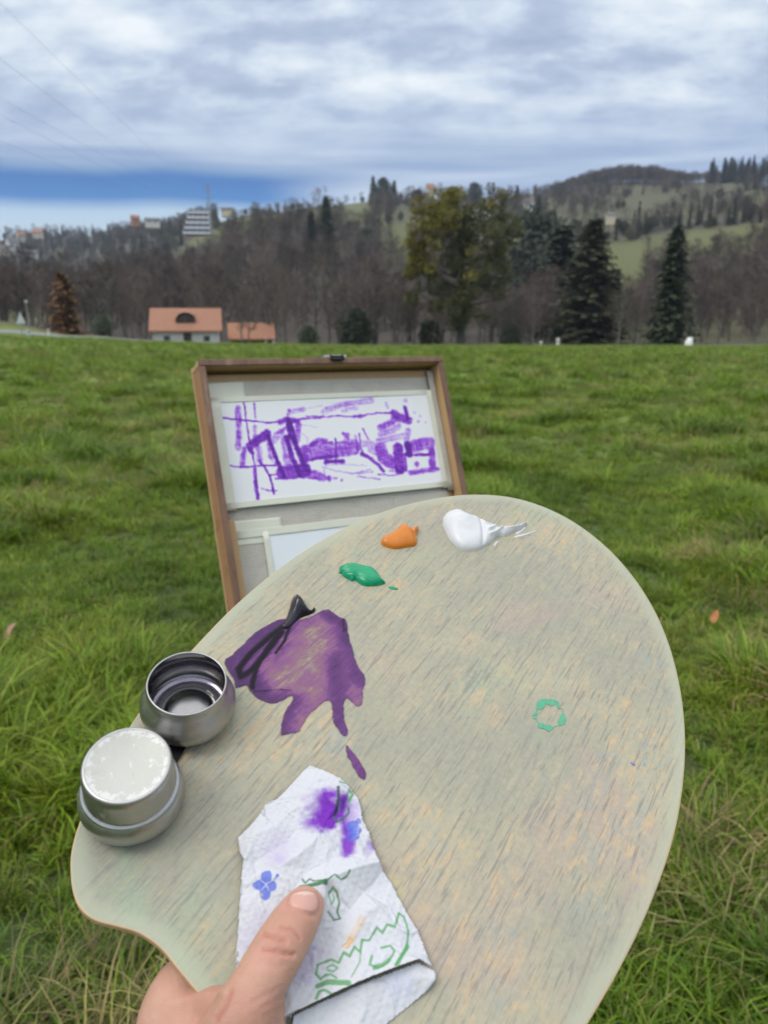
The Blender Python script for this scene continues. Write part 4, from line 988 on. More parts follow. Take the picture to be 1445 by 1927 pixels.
st_ = t.noise(t.grain(oc, (70, 520, 1), -GR + 0.1), 1.0, 5, 0.65, 0.9); bl = t.noise(oc, 90, 5, 0.65, 0.6)
den_ = t.math('ADD', dn, t.math('MULTIPLY', t.math('SUBTRACT', t.math('ADD', t.math('MULTIPLY', st_, 0.6), t.math('MULTIPLY', bl, 0.5)), 0.55), 1.5), clamp=True)
colr = t.ramp(den_, [(0.0, (0.42, 0.23, 0.22)), (0.3, (0.27, 0.105, 0.215)), (0.58, (0.12, 0.028, 0.16)), (1.0, (0.055, 0.008, 0.09))])
colr = t.mix(t.step(t.math('ADD', dk, t.math('MULTIPLY', t.math('SUBTRACT', st_.outputs[0], 0.5), 0.8)), 0.25, 0.7), colr.outputs[0], (0.010, 0.005, 0.014))
t.set(b, 'Base Color', colr); b.inputs['Roughness'].default_value = 0.3; t.set(b, 'Specular IOR Level', t.n('ShaderNodeMapRange', {0: dk, 3: 0.4, 4: 0.15}))
bump(t, b, t.math('ADD', st_, dk), 0.35, 0.0005)
t.set(o_, 0, t.n('ShaderNodeMixShader', {0: t.math('MULTIPLY', t.step(den_, -0.10, 0.48), t.step(t.math('ADD', t.attr('rim').outputs['Fac'], t.math('MULTIPLY', t.math('SUBTRACT', bl.outputs[0], 0.5), 1.6)), 0.05, 0.6)), 1: t.n('ShaderNodeBsdfTransparent'), 2: b}))
def film(name, pts, dens_strokes, dark_strokes, label, basev=0.42, rag=1.0):
    poly = catmull(palz(pts, *ZC), 4)
    def hf(X, d): return np.where(d > 0, 0.00012 + 0.00025 * np.clip(d / 0.002, 0, 1), 0.00012 + d * 0.3)
    V, Fc, X, d = heightfield(poly, 0.0005, hf, 0.0003)
    d = d - rag * 0.0022 * np.abs(vnoise(X, 420, 9, 3) - 0.45) - rag * 0.0012 * vnoise(X, 1300, 5, 2)
    dens = np.full(len(V), basev); dark = np.zeros(len(V))
    for p, w, k in dens_strokes:
        P = palz(p, *ZC); wm = w / ZC[1] * pxm(ZC[0][0] + p[0][0] / ZC[1], ZC[0][1] + p[0][1] / ZC[1])
        dens += k * np.exp(-(line_dist(X, P) / wm) ** 2)
    for p, w, k in dark_strokes:
        P = palz(p, *ZC); wm = w / ZC[1] * pxm(ZC[0][0] + p[0][0] / ZC[1], ZC[0][1] + p[0][1] / ZC[1])
        g = np.exp(-(line_dist(X, P) / wm) ** 2); dark = np.maximum(dark, k * g)
    V[:, 2] += 0.0005 * dark * (d > 0) + 0.00025 * np.clip(dens - 0.4, 0, 1) * (d > 0)
    o = pobj(name, V, Fc, m_smear); fattr(o, 'dens', np.clip(dens, 0, 1)); fattr(o, 'dark', dark); fattr(o, 'rim', np.clip(d / 0.0022, 0, 1))
    tag(o, label, 'paint'); return o
film('violet_smear', SMEAR,
     [([(280, 560), (160, 640), (70, 720), (95, 820), (140, 820)], 60, .55), ([(130, 800), (170, 840), (240, 885), (300, 870)], 30, .4), ([(200, 860), (200, 800)], 30, .2), ([(470, 520), (540, 560), (560, 620)], 30, .45), ([(560, 640), (590, 730), (620, 800)], 30, .3), ([(520, 700), (520, 860), (530, 990)], 34, .35),
      ([(340, 880), (300, 980), (300, 1025)], 24, .4), ([(440, 640), (380, 720), (300, 800)], 60, -.24), ([(430, 760), (400, 830)], 40, -.16), ([(470, 830), (420, 880)], 30, -.12), ([(360, 620), (470, 560)], 30, -.15), ([(360, 1000), (380, 960)], 18, -.2), ([(590, 840), (600, 900)], 20, -.1)],
     [([(320, 560), (240, 620), (160, 690), (110, 755), (118, 790), (165, 760), (230, 680), (290, 600)], 16, 1.0), ([(280, 600), (215, 690), (185, 750), (170, 800), (165, 835)], 13, .95), ([(330, 560), (300, 640), (265, 690)], 9, .8), ([(545, 550), (550, 595)], 10, .55), ([(170, 850), (240, 845), (290, 840)], 7, .5), ([(260, 840), (330, 845)], 6, .5)],
     'glossy violet paint smeared over the palette below the black dollop', 0.46, 0.25)
film('violet_streak', STREAK, [([(560, 1075), (630, 1205)], 30, .12)], [], 'single short mauve paint stroke above the paper towel', 0.50, 0.3)
def black_extra(X, d, z):
    z = z * (0.45 + 0.75 * np.exp(-((X - Z((355, 490), ZC)) ** 2).sum(1) / 0.0075 ** 2))
    return z - 0.0006 * np.exp(-(line_dist(X, [Z((345, 470), ZC), Z((330, 530), ZC), Z((300, 570), ZC)]) / 0.0008) ** 2)
dab('black_paint', [(322, 505), (328, 480), (336, 463), (350, 457), (365, 462), (380, 478), (395, 500), (410, 514), (422, 502), (430, 503), (426, 515), (405, 527), (380, 535), (362, 545), (345, 562), (325, 582), (305, 590), (286, 582), (300, 560), (312, 535)], 0.0075, 0.0060, m_pk, 'shiny violet black dollop of paint at the top of the violet smear', black_extra, ZC)
# green ring left by a brush or cap
ring_c = pal(1032, 1345); RV_ = []; ra = np.linspace(0, 6.283, 73)[:-1]
def ring_sheet():
    V = []; Fc = []; al = []
    ex, ey = pal(1059, 1345) - ring_c, pal(1032, 1371) - ring_c
    for i, a in enumerate(ra):
        w = 0.13 + 0.26 * mnoise.noise(Vector((math.cos(a) * 1.6, math.sin(a) * 1.6, 2.0))) + (0.16 if 3.6 < a < 5.2 else 0.0)
        for k, s_ in enumerate((1 - max(.05, w) , 1 + max(.04, w) * .5)):
            j = 1 + 0.22 * mnoise.noise(Vector((math.cos(a) * 2.4, math.sin(a) * 2.4, k * 0.6)))
            p = ring_c + (ex * math.cos(a) + ey * math.sin(a)) * s_ * j; V.append((*p, 0.00025))
    n = len(ra)
    for i in range(n):
        if mnoise.noise(Vector((math.cos(ra[i]) * 3, math.sin(ra[i]) * 3, 7.0))) > -0.36: Fc.append((2 * i, 2 * ((i + 1) % n), 2 * ((i + 1) % n) + 1, 2 * i + 1))
    return V, Fc
V, Fc = ring_sheet()
m_ring = paint_mat('dried_green_paint', (0.10, 0.36, 0.22), 0.5, 0.3, 0.3, 400)
tag(pobj('paint_ring', V, Fc, m_ring, smoothed=False), 'thin broken ring of dried green paint on the bare part of the palette', 'paint')
m_pb = paint_mat('blue_paint', (0.14, 0.20, 0.45), 0.5)
dab('paint_fleck', [(1185, 1434), (1190, 1435), (1195, 1440), (1192, 1441), (1187, 1438)], 0.0004, 0.001, m_pb, 'tiny blue fleck of paint near the right rim of the palette', None, ((0, 0), 1.0), 0.0003, 2)

# ------------------------------------------------------------------ the double metal cup
m_alu, t, b, o_ = new_mat('scuffed_tin')
oc = t.n('ShaderNodeTexCoord').outputs['Object']
nz = t.noise(oc, 90, 6, 0.7, 0.4); nzs = t.noise(t.mapping(oc, (30, 30, 900)), 1.0, 3, 0.6); st2 = t.noise(oc, 200, 5, 0.75, 0.3)
metal = t.mix(nz.outputs[0], (0.36, 0.355, 0.34), (0.56, 0.55, 0.53))
smut = t.step(t.noise(oc, 110, 6, 0.75, 0.8).outputs[0], 0.55, 0.70)
t.set(b, 'Base Color', t.mix(t.math('MULTIPLY', smut, 0.7), metal, t.ramp(st2, [(0.30, (0.12, 0.11, 0.09)), (0.45, (0.30, 0.27, 0.20)), (0.55, (0.42, 0.36, 0.36)), (0.62, (0.60, 0.58, 0.52)), (0.70, (0.40, 0.44, 0.50))]).outputs[0]))
t.set(b, 'Metallic', t.math('SUBTRACT', 1.0, t.math('MULTIPLY', smut, 0.75)))
t.set(b, 'Roughness', t.n('ShaderNodeMapRange', {0: nz, 1: 0.3, 2: 0.7, 3: 0.26, 4: 0.46}))
bump(t, b, t.math('ADD', nzs, t.math('MULTIPLY', nz, 0.7)), 0.12, 0.0004)
m_inner, t, b, o_ = new_mat('darkened_tin_inside')
oc = t.n('ShaderNodeTexCoord').outputs['Object']
nz = t.noise(t.mapping(oc, (60, 60, 700)), 1.0, 4, 0.6)
t.set(b, 'Base Color', t.mix(nz.outputs[0], (0.24, 0.235, 0.24), (0.42, 0.41, 0.41))); b.inputs['Metallic'].default_value = 1.0; b.inputs['Roughness'].default_value = 0.2  # inside tin coloured darker to stand in for a dark reflection
m_lidtop, t, b, o_ = new_mat('paint_smeared_lid')
oc = t.n('ShaderNodeTexCoord').outputs['Object']
nz = t.noise(oc, 260, 6, 0.7, 0.5); sm_ = t.noise(oc, 60, 4, 0.6, 0.6)
rr_ = t.n('ShaderNodeVectorMath', {0: t.n('ShaderNodeVectorMath', {0: oc, 1: (1, 1, 0)}, operation='MULTIPLY')}, operation='LENGTH').outputs['Value']
c = t.mix(sm_.outputs[0], (0.47, 0.47, 0.42), (0.56, 0.56, 0.51)); c = t.mix(t.step(t.math('ADD', nz.outputs[0], t.math('MULTIPLY', t.step(rr_, 0.0125, 0.0172), 0.16)), 0.58, 0.68), c, (0.66, 0.66, 0.63)); c = t.mix(t.math('MULTIPLY', t.step(sm_.outputs[0], 0.56, 0.7), 0.5), c, (0.40, 0.40, 0.36)); c = t.mix(t.math('MULTIPLY', t.step(t.noise(t.mapping(oc, (1, 1, 1), (0, 0, 0), (0.3, 0.9, 0)), 75, 4, 0.6).outputs[0], 0.68, 0.74), 0.5), c, (0.45, 0.28, 0.30))
t.set(b, 'Base Color', c); b.inputs['Roughness'].default_value = 0.4
bump(t, b, nz.outputs[0], 0.35, 0.0006)
RIM_H, LID_H = 0.0270, 0.0345
oc_xy = pal(352, 1284, RIM_H); cc_xy = pal(239, 1437, LID_H)
dip = pempty('palette_cups', (*((oc_xy + cc_xy) / 2), 0.0))
def cup_part(name, prof, c, mat, parent, kk=72):
    return pobj(name, MB().lathe(prof, kk, c).V, MB().lathe(prof, kk, c).F, mat, parent=parent)
def sc(prof, s): return [(r * s, z) for r, z in prof]
body = [(0.0, 0.0012), (0.0170, 0.0012), (0.0200, 0.0022), (0.0228, 0.0055), (0.0240, 0.0095), (0.0238, 0.0130), (0.0222, 0.0170), (0.0203, 0.0205), (0.0196, 0.0222), (0.0195, 0.0262), (0.0194, 0.0270), (0.0188, 0.0271), (0.0186, 0.0266)]
inner = [(0.0186, 0.0266), (0.0186, 0.0225), (0.0194, 0.0205), (0.0213, 0.0165), (0.0229, 0.0125), (0.0229, 0.0095), (0.0214, 0.0055), (0.0186, 0.0036), (0.0160, 0.0034), (0.0145, 0.0040), (0.0125, 0.0062), (0.0100, 0.0070), (0.0050, 0.0074), (0.0, 0.0075)]
ob = cup_part('open_cup', body, oc_xy, m_alu, dip); ob['label'] = 'open tin cup with a shiny wet inside'
ib = cup_part('inner_wall', inner, oc_xy, m_inner, dip)
m_med, t, b, o_ = new_mat('painting_medium')
b.inputs['Base Color'].default_value = (0.30, 0.22, 0.36, 1); b.inputs['Roughness'].default_value = 0.02
fr = t.n('ShaderNodeFresnel', {0: 1.45})
t.set(o_, 0, t.n('ShaderNodeMixShader', {0: fr, 1: t.n('ShaderNodeBsdfTransparent', {0: (0.86, 0.82, 0.90, 1)}), 2: t.n('ShaderNodeBsdfGlossy', {'Roughness': 0.02})}))
cup_part('liquid', [(0.0204, 0.0050), (0.0130, 0.0050), (0.0128, 0.0048)], oc_xy, m_med, dip)
cb = cup_part('covered_cup', [(0.0, 0.0012), (0.0168, 0.0012), (0.0200, 0.0020), (0.0226, 0.0048), (0.0236, 0.0085), (0.0234, 0.0115), (0.0222, 0.0145), (0.0208, 0.0162), (0.0196, 0.0172), (0.0190, 0.0250), (0.0, 0.0250)], cc_xy, m_alu, dip)
lid = cup_part('lid', [(0.0200, 0.0158), (0.0213, 0.0158), (0.0217, 0.0164), (0.0217, 0.0172), (0.0212, 0.0178), (0.0203, 0.0181), (0.0199, 0.0188), (0.0197, 0.0300), (0.0193, 0.0330), (0.0187, 0.0342), (0.0180, 0.0345), (0.0174, 0.0344)], cc_xy, m_alu, dip)
lid['label'] = 'screw lid with a whitish paint smeared top'
lt = MB().lathe([(0.0176, 0.0344), (0.0172, 0.0341), (0.0, 0.0341)], 72, (0, 0)); lo_ = obj('lid_top', lt.V, lt.F, m_lidtop, lid, True)
lo_.location = Vector((*cc_xy, 0)) - Vector(dip['_base'])
m_blk = simple_mat('black_clip_steel', (0.02, 0.02, 0.02), 0.35, 0.3, 60, 0.6)
ax = (oc_xy - cc_xy); al_ = np.linalg.norm(ax); ax /= al_; ang = math.atan2(ax[1], ax[0]); mid = (oc_xy + cc_xy) / 2
MT = Matrix.Translation(Vector((*mid, 0)) - Vector(dip['_base'])) @ Matrix.Rotation(ang, 4, 'Z')
MB().box((0, 0, 0.0010), (al_ + 0.016, 0.016, 0.0016), MT).obj('clip_plate', m_blk, dip)
MB().box((0, 0.006, -0.0015), (0.016, 0.012, 0.0011), MT @ Matrix.Translation((0, 0, 0.0028))).obj('clip_tongue', m_blk, dip)
tag(dip, 'pair of small tin oil cups clipped to the palette edge, one lidded', 'cups')
del dip['_base']
# ------------------------------------------------------------------ crumpled paper towel under the thumb
ZT = ((430, 1420), 3.524)
T_EDGE = [(540, 62, 2.5), (630, 95, 3), (725, 150, 4), (745, 143, 2), (800, 200, 2), (865, 275, 1.5), (885, 350, 1.5), (890, 420, 2.5), (935, 500, 1.5), (955, 580, 1.5), (990, 680, 4), (1000, 720, 6), (1030, 765, 2.5), (1090, 840, 1.5), (1130, 930, 1.5), (1200, 1050, 1.5), (1260, 1160, 2.5), (1310, 1290, 2.5), (1352, 1415, 5), (1260, 1380, 8), (1150, 1420, 8), (950, 1500, 9), (700, 1610, 9), (430, 1740, 9), (300, 1800, 6), (150, 1700, 2), (50, 1492, 1.5), (45, 1350, 1.5), (60, 1200, 1.5), (75, 950, 1.5), (85, 800, 3), (100, 700, 4.5), (75, 640, 1), (62, 540, 1.5), (140, 470, 3), (215, 385, 3.5), (238, 384, 0.8), (245, 310, 1), (320, 290, 3), (420, 180, 2), (500, 90, 2)]
T_IN = [(160, 560, 6.5), (200, 900, 3), (450, 700, 6.5), (520, 760, 3), (640, 866, 8), (700, 850, 9), (850, 790, 9), (720, 330, 7), (755, 340, 2), (790, 500, 2), (780, 650, 3.5), (845, 560, 5.5), (560, 270, 6.5), (430, 350, 4), (300, 480, 6), (450, 500, 4), (600, 560, 6.5), (640, 1150, 3), (800, 1030, 2.5), (900, 900, 2.5), (960, 1000, 5.5), (950, 1200, 3.5), (1100, 1150, 5.5), (1150, 1300, 4), (800, 1350, 7), (600, 1300, 4), (700, 1480, 6), (560, 1560, 5), (250, 1200, 4.5), (150, 1350, 3), (120, 1000, 4.5), (330, 1000, 3), (450, 900, 4), (400, 1500, 4), (300, 640, 4), (650, 720, 4), (680, 900, 4), (660, 1000, 5), (740, 1080, 3), (500, 420, 5), (640, 430, 4), (350, 760, 5.5), (230, 330, 3), (160, 720, 3), (700, 600, 4.2), (900, 720, 6), (1040, 1000, 3), (860, 1150, 5.5)]
T_CR = [[(215, 385), (160, 560), (100, 700)], [(725, 150), (560, 270), (430, 350)], [(720, 330), (755, 340), (790, 500), (780, 650)], [(1000, 720), (850, 790), (700, 850), (640, 866), (520, 760), (450, 700)], [(640, 1150), (800, 1030), (900, 900), (1030, 765)], [(100, 700), (200, 900)], [(740, 1080), (640, 1150)], [(960, 1000), (950, 1200), (800, 1350)], [(300, 480), (160, 560)], [(600, 560), (450, 700)]]
def tin_height(edge, inner, creases):
    pts = [(x, y) for x, y, h in edge] + [(x, y) for x, y, h in inner]; hs = [h for *_, h in edge] + [h for *_, h in inner]
    ix = {p: i for i, p in enumerate(pts)}; ne = len(edge)
    ed = [(i, (i + 1) % ne) for i in range(ne)] + [(ix[a], ix[b_]) for c in creases for a, b_ in zip(c[:-1], c[1:])]
    P = palz(pts, *ZT, h=0.004)
    vo, eo, fo, vi, ei, fi = delaunay_2d_cdt([Vector(p) for p in P * 100], ed, [], 1, 1e-6)
    H = []
    for k, v in enumerate(vo):
        if vi[k]: H.append(hs[vi[k][0]])
        else:
            dd = ((P * 100 - np.array(v)) ** 2).sum(1); H.append(float(np.dot(np.array(hs), 1 / (dd + .01)) / (1 / (dd + .01)).sum()))
    VO = np.array([tuple(v) for v in vo]) / 100; H = np.array(H) * 0.001
    def f(X):
        z = np.full(len(X), 0.003); 
        for (a, b_, c) in fo:
            A, B_, C_ = VO[a], VO[b_], VO[c]; det = (B_[1] - C_[1]) * (A[0] - C_[0]) + (C_[0] - B_[0]) * (A[1] - C_[1])
            if abs(det) < 1e-12: continue
            l0 = ((B_[1] - C_[1]) * (X[:, 0] - C_[0]) + (C_[0] - B_[0]) * (X[:, 1] - C_[1])) / det
            l1 = ((C_[1] - A[1]) * (X[:, 0] - C_[0]) + (A[0] - C_[0]) * (X[:, 1] - C_[1])) / det; l2 = 1 - l0 - l1
            m = (l0 > -0.02) & (l1 > -0.02) & (l2 > -0.02); z[m] = l0[m] * H[a] + l1[m] * H[b_] + l2[m] * H[c]
        return z
    return P[:ne], f
def sheet_mesh(poly, f, step, seed):
    def hf(X, d):
        X2 = X + np.column_stack([vnoise(X, 90, seed, 2) - .5, vnoise(X, 90, seed + 9, 2) - .5]) * 0.003
        z = f(X2)
        wr = np.abs(vnoise(X2, 60, seed + 1, 3) - .5); wr2 = np.abs(vnoise(X2 @ np.array([[.8, .6], [-.6, .8]]) * (1, 2.2), 85, seed + 4, 2) - .5)
        return z + 0.0006 * np.clip(0.06 - wr, 0, 1) / 0.06 + 0.0003 * np.clip(0.05 - wr2, 0, 1) / 0.05 + 0.0005 * (vnoise(X, 110, seed + 2, 2) - .5)
    V, Fc, X, d = heightfield(poly, step, hf, 0.0)
    return V, Fc, X
m_towel, t, b, o_ = new_mat('embossed_paper')
oc = t.n('ShaderNodeTexCoord').outputs['Object']
t.set(b, 'Base Color', t.attr('ink').outputs['Color']); b.inputs['Roughness'].default_value = 0.85
vor = t.n('ShaderNodeTexVoronoi', {'Vector': t.mapping(oc, (1, 1, 0.0), (0, 0, 0.4)), 'Scale': 330.0, 'Randomness': 0.12}); dots = t.step(vor.outputs['Distance'], 0.42, 0.15)
fib = t.noise(oc, 900, 3, 0.6)
crn = t.noise(oc, 140, 5, 0.6, 0.5)
bump(t, b, t.math('ADD', t.math('ADD', t.math('MULTIPLY', dots, 0.55), t.math('MULTIPLY', fib, 0.12)), t.math('MULTIPLY', crn, 0.5)), 0.5, 0.0006)
t.set(o_, 0, t.n('ShaderNodeMixShader', {0: 0.18, 1: b, 2: t.n('ShaderNodeBsdfTranslucent', {0: t.attr('ink').outputs['Color']})}))
PAPER = np.array((0.70, 0.71, 0.755))
def ink_and_tint(X, V, inks):
    col = np.tile(PAPER, (len(X), 1)); soft = 0.00028
    nz = vnoise(X, 700, 4, 2); nz2 = vnoise(X, 260, 8, 3)
    for (pts, w, c, k, bleed) in inks:
        P = palz(pts, *ZT, h=0.004); wm = w / 2 / ZT[1] * pxm(ZT[0][0] + pts[0][0] / ZT[1], ZT[0][1] + pts[0][1] / ZT[1])
        d = line_dist(X, P)
        if bleed: g_ = np.exp(-(d / (wm * 1.45)) ** 2); a = k * sstep(g_ + (nz2 - .5) * .8 + (nz - .5) * .2, 0.05, 0.95) * sstep(g_, 0.04, 0.4)
        else: a = k * sstep(wm * (1.05 + 0.5 * nz) - d, -soft, soft)
        a = np.clip(a, 0, 1)[:, None]; col = col * (1 - a) + np.array(c) * a
    return col
GN_ = (0.09, 0.37, 0.11); GD = (0.03, 0.18, 0.06); BL = (0.10, 0.17, 0.68); VI = (0.22, 0.03, 0.52); OR = (0.75, 0.45, 0.12); LV = (0.55, 0.45, 0.72)
INK = [([(650, 350), (640, 400)], 170, VI, 1.1, 1), ([(600, 430), (560, 460)], 110, VI, .6, 1), ([(560, 350), (540, 300)], 80, LV, .5, 1), ([(760, 300), (780, 420), (785, 520), (790, 640)], 70, VI, .95, 1), ([(830, 330), (820, 420)], 70, LV, .7, 1), ([(955, 600)], 70, VI, .7, 1), ([(930, 640)], 60, LV, .5, 1), ([(340, 600), (320, 640)], 150, LV, .35, 1), ([(330, 715)], 60, LV, .5, 1), ([(230, 1120), (130, 1240)], 120, LV, .28, 1), ([(540, 1330), (500, 1450)], 110, LV, .45, 1), ([(560, 1290)], 30, BL, .5, 1),
       ([(580, 1465), (610, 1500), (640, 1475), (680, 1475), (712, 1502)], 11, GN_, .9, 0), ([(580, 1465), (590, 1400), (620, 1390), (680, 1370), (730, 1395), (760, 1330), (800, 1360), (830, 1290), (870, 1330), (880, 1240), (930, 1240), (970, 1170), (982, 1150), (1020, 1185), (1050, 1135), (1100, 1155), (1130, 1045), (1165, 1070), (1190, 1180), (1180, 1280), (1145, 1350), (1100, 1425)], 12, GN_, .85, 0), ([(1185, 1270), (1145, 1350), (1110, 1415)], 22, GN_, .75, 0),
       ([(870, 1330), (865, 1400), (810, 1500)], 7, GN_, .8, 0), ([(945, 1355), (930, 1420), (980, 1442), (1050, 1400), (1100, 1310), (1070, 1270), (1010, 1292)], 12, GN_, .8, 0), ([(960, 1438), (1020, 1415), (1060, 1375)], 22, GN_, .7, 0), ([(590, 1545), (660, 1530), (790, 1545)], 27, GN_, .85, 0), ([(578, 1645), (600, 1590), (640, 1585), (672, 1612)], 15, GN_, .85, 0), ([(650, 1425), (685, 1405), (722, 1428), (695, 1452), (655, 1440)], 9, GN_, .8, 0),
       ([(478, 885), (560, 880), (640, 872)], 19, GD, .9, 0), ([(490, 825), (510, 860), (540, 832), (565, 855), (650, 862), (700, 830), (740, 852), (780, 830), (797, 800)], 9, GD, .85, 0), ([(665, 920), (690, 890), (720, 920), (735, 980), (720, 1040), (742, 1085), (700, 1092), (660, 1045)], 10, GD, .85, 0), ([(662, 930), (680, 1000), (700, 960), (690, 920)], 8, GN_, .8, 0),
       ([(702, 415), (720, 440), (760, 420), (800, 380), (798, 340)], 11, GD, .8, 0), ([(725, 230), (725, 320), (705, 400)], 14, (0.02, 0.07, 0.05), .85, 0), ([(800, 225), (826, 250), (798, 302)], 15, GN_, .85, 0), ([(735, 190), (775, 183)], 8, GN_, .8, 0),
       ([(252, 808), (248, 838)], 56, BL, .85, 0), ([(200, 862), (218, 864)], 52, BL, .85, 0), ([(285, 872)], 52, BL, .85, 0), ([(242, 915), (244, 932)], 50, BL, .85, 0), ([(290, 850), (322, 815)], 6, BL, .85, 0), ([(325, 812)], 18, BL, .85, 0), ([(215, 830), (250, 860), (300, 835)], 4, PAPER, .9, 0), ([(222, 895), (252, 860), (268, 900)], 4, PAPER, .9, 0),
       ([(828, 470), (842, 500)], 62, BL, .8, 0), ([(830, 545)], 56, BL, .8, 0), ([(865, 435)], 30, BL, .7, 0), ([(800, 540)], 40, (0.14, 0.08, 0.6), .7, 0), ([(850, 540), (870, 450)], 4, PAPER, .6, 0),
       ([(750, 1285), (790, 1262), (800, 1230), (825, 1245), (780, 1300), (800, 1285)], 11, OR, .8, 0), ([(812, 1225), (840, 1180), (875, 1135), (880, 1110)], 40, OR, .35, 1), ([(215, 930)], 22, (0.7, 0.65, 0.45), .5, 1)]
ep, tf = tin_height(T_EDGE, T_IN, T_CR)
tw = pempty('paper_towel', (*ep.mean(0), 0.0))
V, Fc, X = sheet_mesh(ep, tf, 0.00042, 2)
o = pobj('printed_sheet', V, Fc, m_towel, parent=tw); cattr(o, 'ink', ink_and_tint(X, V, INK))
md = o.modifiers.new('thickness', 'SOLIDIFY'); md.thickness = 0.0003; md.offset = 1
F_EDGE = [(430, 1715, 5), (700, 1590, 5), (950, 1480, 5), (1260, 1365, 5), (1368, 1418, 4.5), (1390, 1480, 5), (1290, 1590, 2.5), (1150, 1700, 2), (1040, 1790, 2), (940, 1880, 2), (700, 1990, 2), (480, 1990, 2), (400, 1850, 4)]
F_IN = [(930, 1520, 6.5), (900, 1650, 5), (870, 1800, 4), (700, 1700, 3), (560, 1780, 3), (1100, 1550, 4.5), (1250, 1480, 6), (1180, 1600, 3.5), (650, 1870, 3.5)]
fp, ff = tin_height(F_EDGE, F_IN, [[(930, 1520), (900, 1650), (870, 1800)]])
V, Fc, X = sheet_mesh(fp, lambda Q: ff(Q) - 0.002, 0.0006, 12)
o = pobj('folded_flap', V, Fc, m_towel, parent=tw); cattr(o, 'ink', ink_and_tint(X, V, [([(1100, 1520), (1150, 1500)], 120, (0.55, 0.6, 0.85), .3, 1)]))  # blue-grey shade of the flap tinted into its colour
md = o.modifiers.new('thickness', 'SOLIDIFY'); md.thickness = 0.0003; md.offset = 1
# under layer that peeps out at the upper left and along the right
U_EDGE = [(205, 385, .8), (236, 300, 1), (262, 305, 1), (330, 275, 1), (520, 200, 1), (760, 170, .8), (850, 300, .8), (905, 470, .8), (970, 700, .8), (900, 800, .8), (500, 700, .8), (300, 600, .8)]
up_, uf = tin_height(U_EDGE, [(500, 450, 1.2)], [])
V, Fc, X = sheet_mesh(up_, lambda Q: np.full(len(Q), 0.0008), 0.0008, 22)
V[:, 2] = 0.0006 + 0.25 * (V[:, 2] - 0.0006)
o = pobj('under_layer', V, Fc, m_towel, parent=tw); cattr(o, 'ink', np.tile(PAPER, (len(X), 1)))
tag(tw, 'crumpled white paper towel with green print, blue flower and violet stains', 'paper towel'); del tw['_base']

# ------------------------------------------------------------------ the hand
def H3(u, v, h): return Vector(pal3(u, v, h))
class Lump:
    def __init__(s): s.bm = bmesh.new()
    def chain(s, pts, rad, flat=None, n=5, k=20):
        P = catmull(np.array([tuple(p) for p in pts]), n, False); Rr = np.interp(np.linspace(0, len(rad) - 1, len(P)), range(len(rad)), rad)
        P = [Vector(p) for p in P]; rings = []; prev = None
        def ringv(p, d, r, fl):
            nonlocal prev
            a = Vector((0, 0, 1)); a = (a - d * a.dot(d)); a = a.normalized() if a.length > .2 else d.orthogonal().normalized()
            b_ = d.cross(a); return [p + (a * math.sin(2 * math.pi * j / k) * r * fl + b_ * math.cos(2 * math.pi * j / k) * r) for j in range(k)]
        fl = flat or 1.0
        ds = [(P[min(i + 1, len(P) - 1)] - P[max(i - 1, 0)]).normalized() for i in range(len(P))]
        for q_, (sgn, i) in ((0, (-1, 0)),):
            for a in (80, 55, 28): rings.append(ringv(P[0] - ds[0] * Rr[0] * math.sin(R_(a)), ds[0], Rr[0] * math.cos(R_(a)), fl))
        for p, d, r in zip(P, ds, Rr): rings.append(ringv(p, d, r, fl))
        for a in (28, 55, 80): rings.append(ringv(P[-1] + ds[-1] * Rr[-1] * math.sin(R_(a)), ds[-1], Rr[-1] * math.cos(R_(a)), fl))
        vs = [[s.bm.verts.new(v) for v in r] for r in rings]
        for r0, r1 in zip(vs[:-1], vs[1:]):
            for j in range(k): s.bm.faces.new((r0[j], r0[(j + 1) % k], r1[(j + 1) % k], r1[j]))
        s.bm.faces.new(vs[0][::-1]); s.bm.faces.new(vs[-1])
L = Lump()
thumb = [H3(455, 2060, -0.014), H3(440, 1985, -0.003), H3(458, 1918, 0.012), H3(487, 1852, 0.0195), H3(524, 1788, 0.0205), H3(551, 1742, 0.0175), H3(573, 1706, 0.0135)]
L.chain(thumb, [0.0190, 0.0170, 0.0132, 0.0105, 0.0107, 0.0101, 0.0086], 0.92)
L.chain([H3(470, 2010, -0.004), H3(486, 1930, 0.004), H3(505, 1880, 0.010)], [0.014, 0.0115, 0.007])        # ball of the thumb
# fingers under the board
L.chain([H3(330, 2090, -0.040), H3(322, 1960, -0.022), H3(346, 1862, -0.0185), H3(440, 1795, -0.0225), H3(520, 1762, -0.019), H3(585, 1745, -0.0150)], [0.0165, 0.0152, 0.0126, 0.0100, 0.0092, 0.0074])
L.chain([H3(340, 2150, -0.054), H3(330, 2030, -0.044), H3(365, 1935, -0.040), H3(470, 1868, -0.036), H3(560, 1835, -0.026), H3(640, 1822, -0.0155)], [0.0165, 0.0155, 0.0128, 0.0104, 0.0094, 0.0076])
L.chain([H3(370, 2210, -0.060), H3(360, 2110, -0.056), H3(395, 2015, -0.052), H3(495, 1945, -0.042), H3(590, 1910, -0.027), H3(665, 1898, -0.0150)], [0.016, 0.0150, 0.0122, 0.0098, 0.0088, 0.0072])
L.chain([H3(410, 2270, -0.062), H3(400, 2180, -0.060), H3(430, 2095, -0.056), H3(515, 2020, -0.044), H3(590, 1985, -0.028), H3(650, 1972, -0.0140)], [0.015, 0.0138, 0.0108, 0.0086, 0.0078, 0.0064])
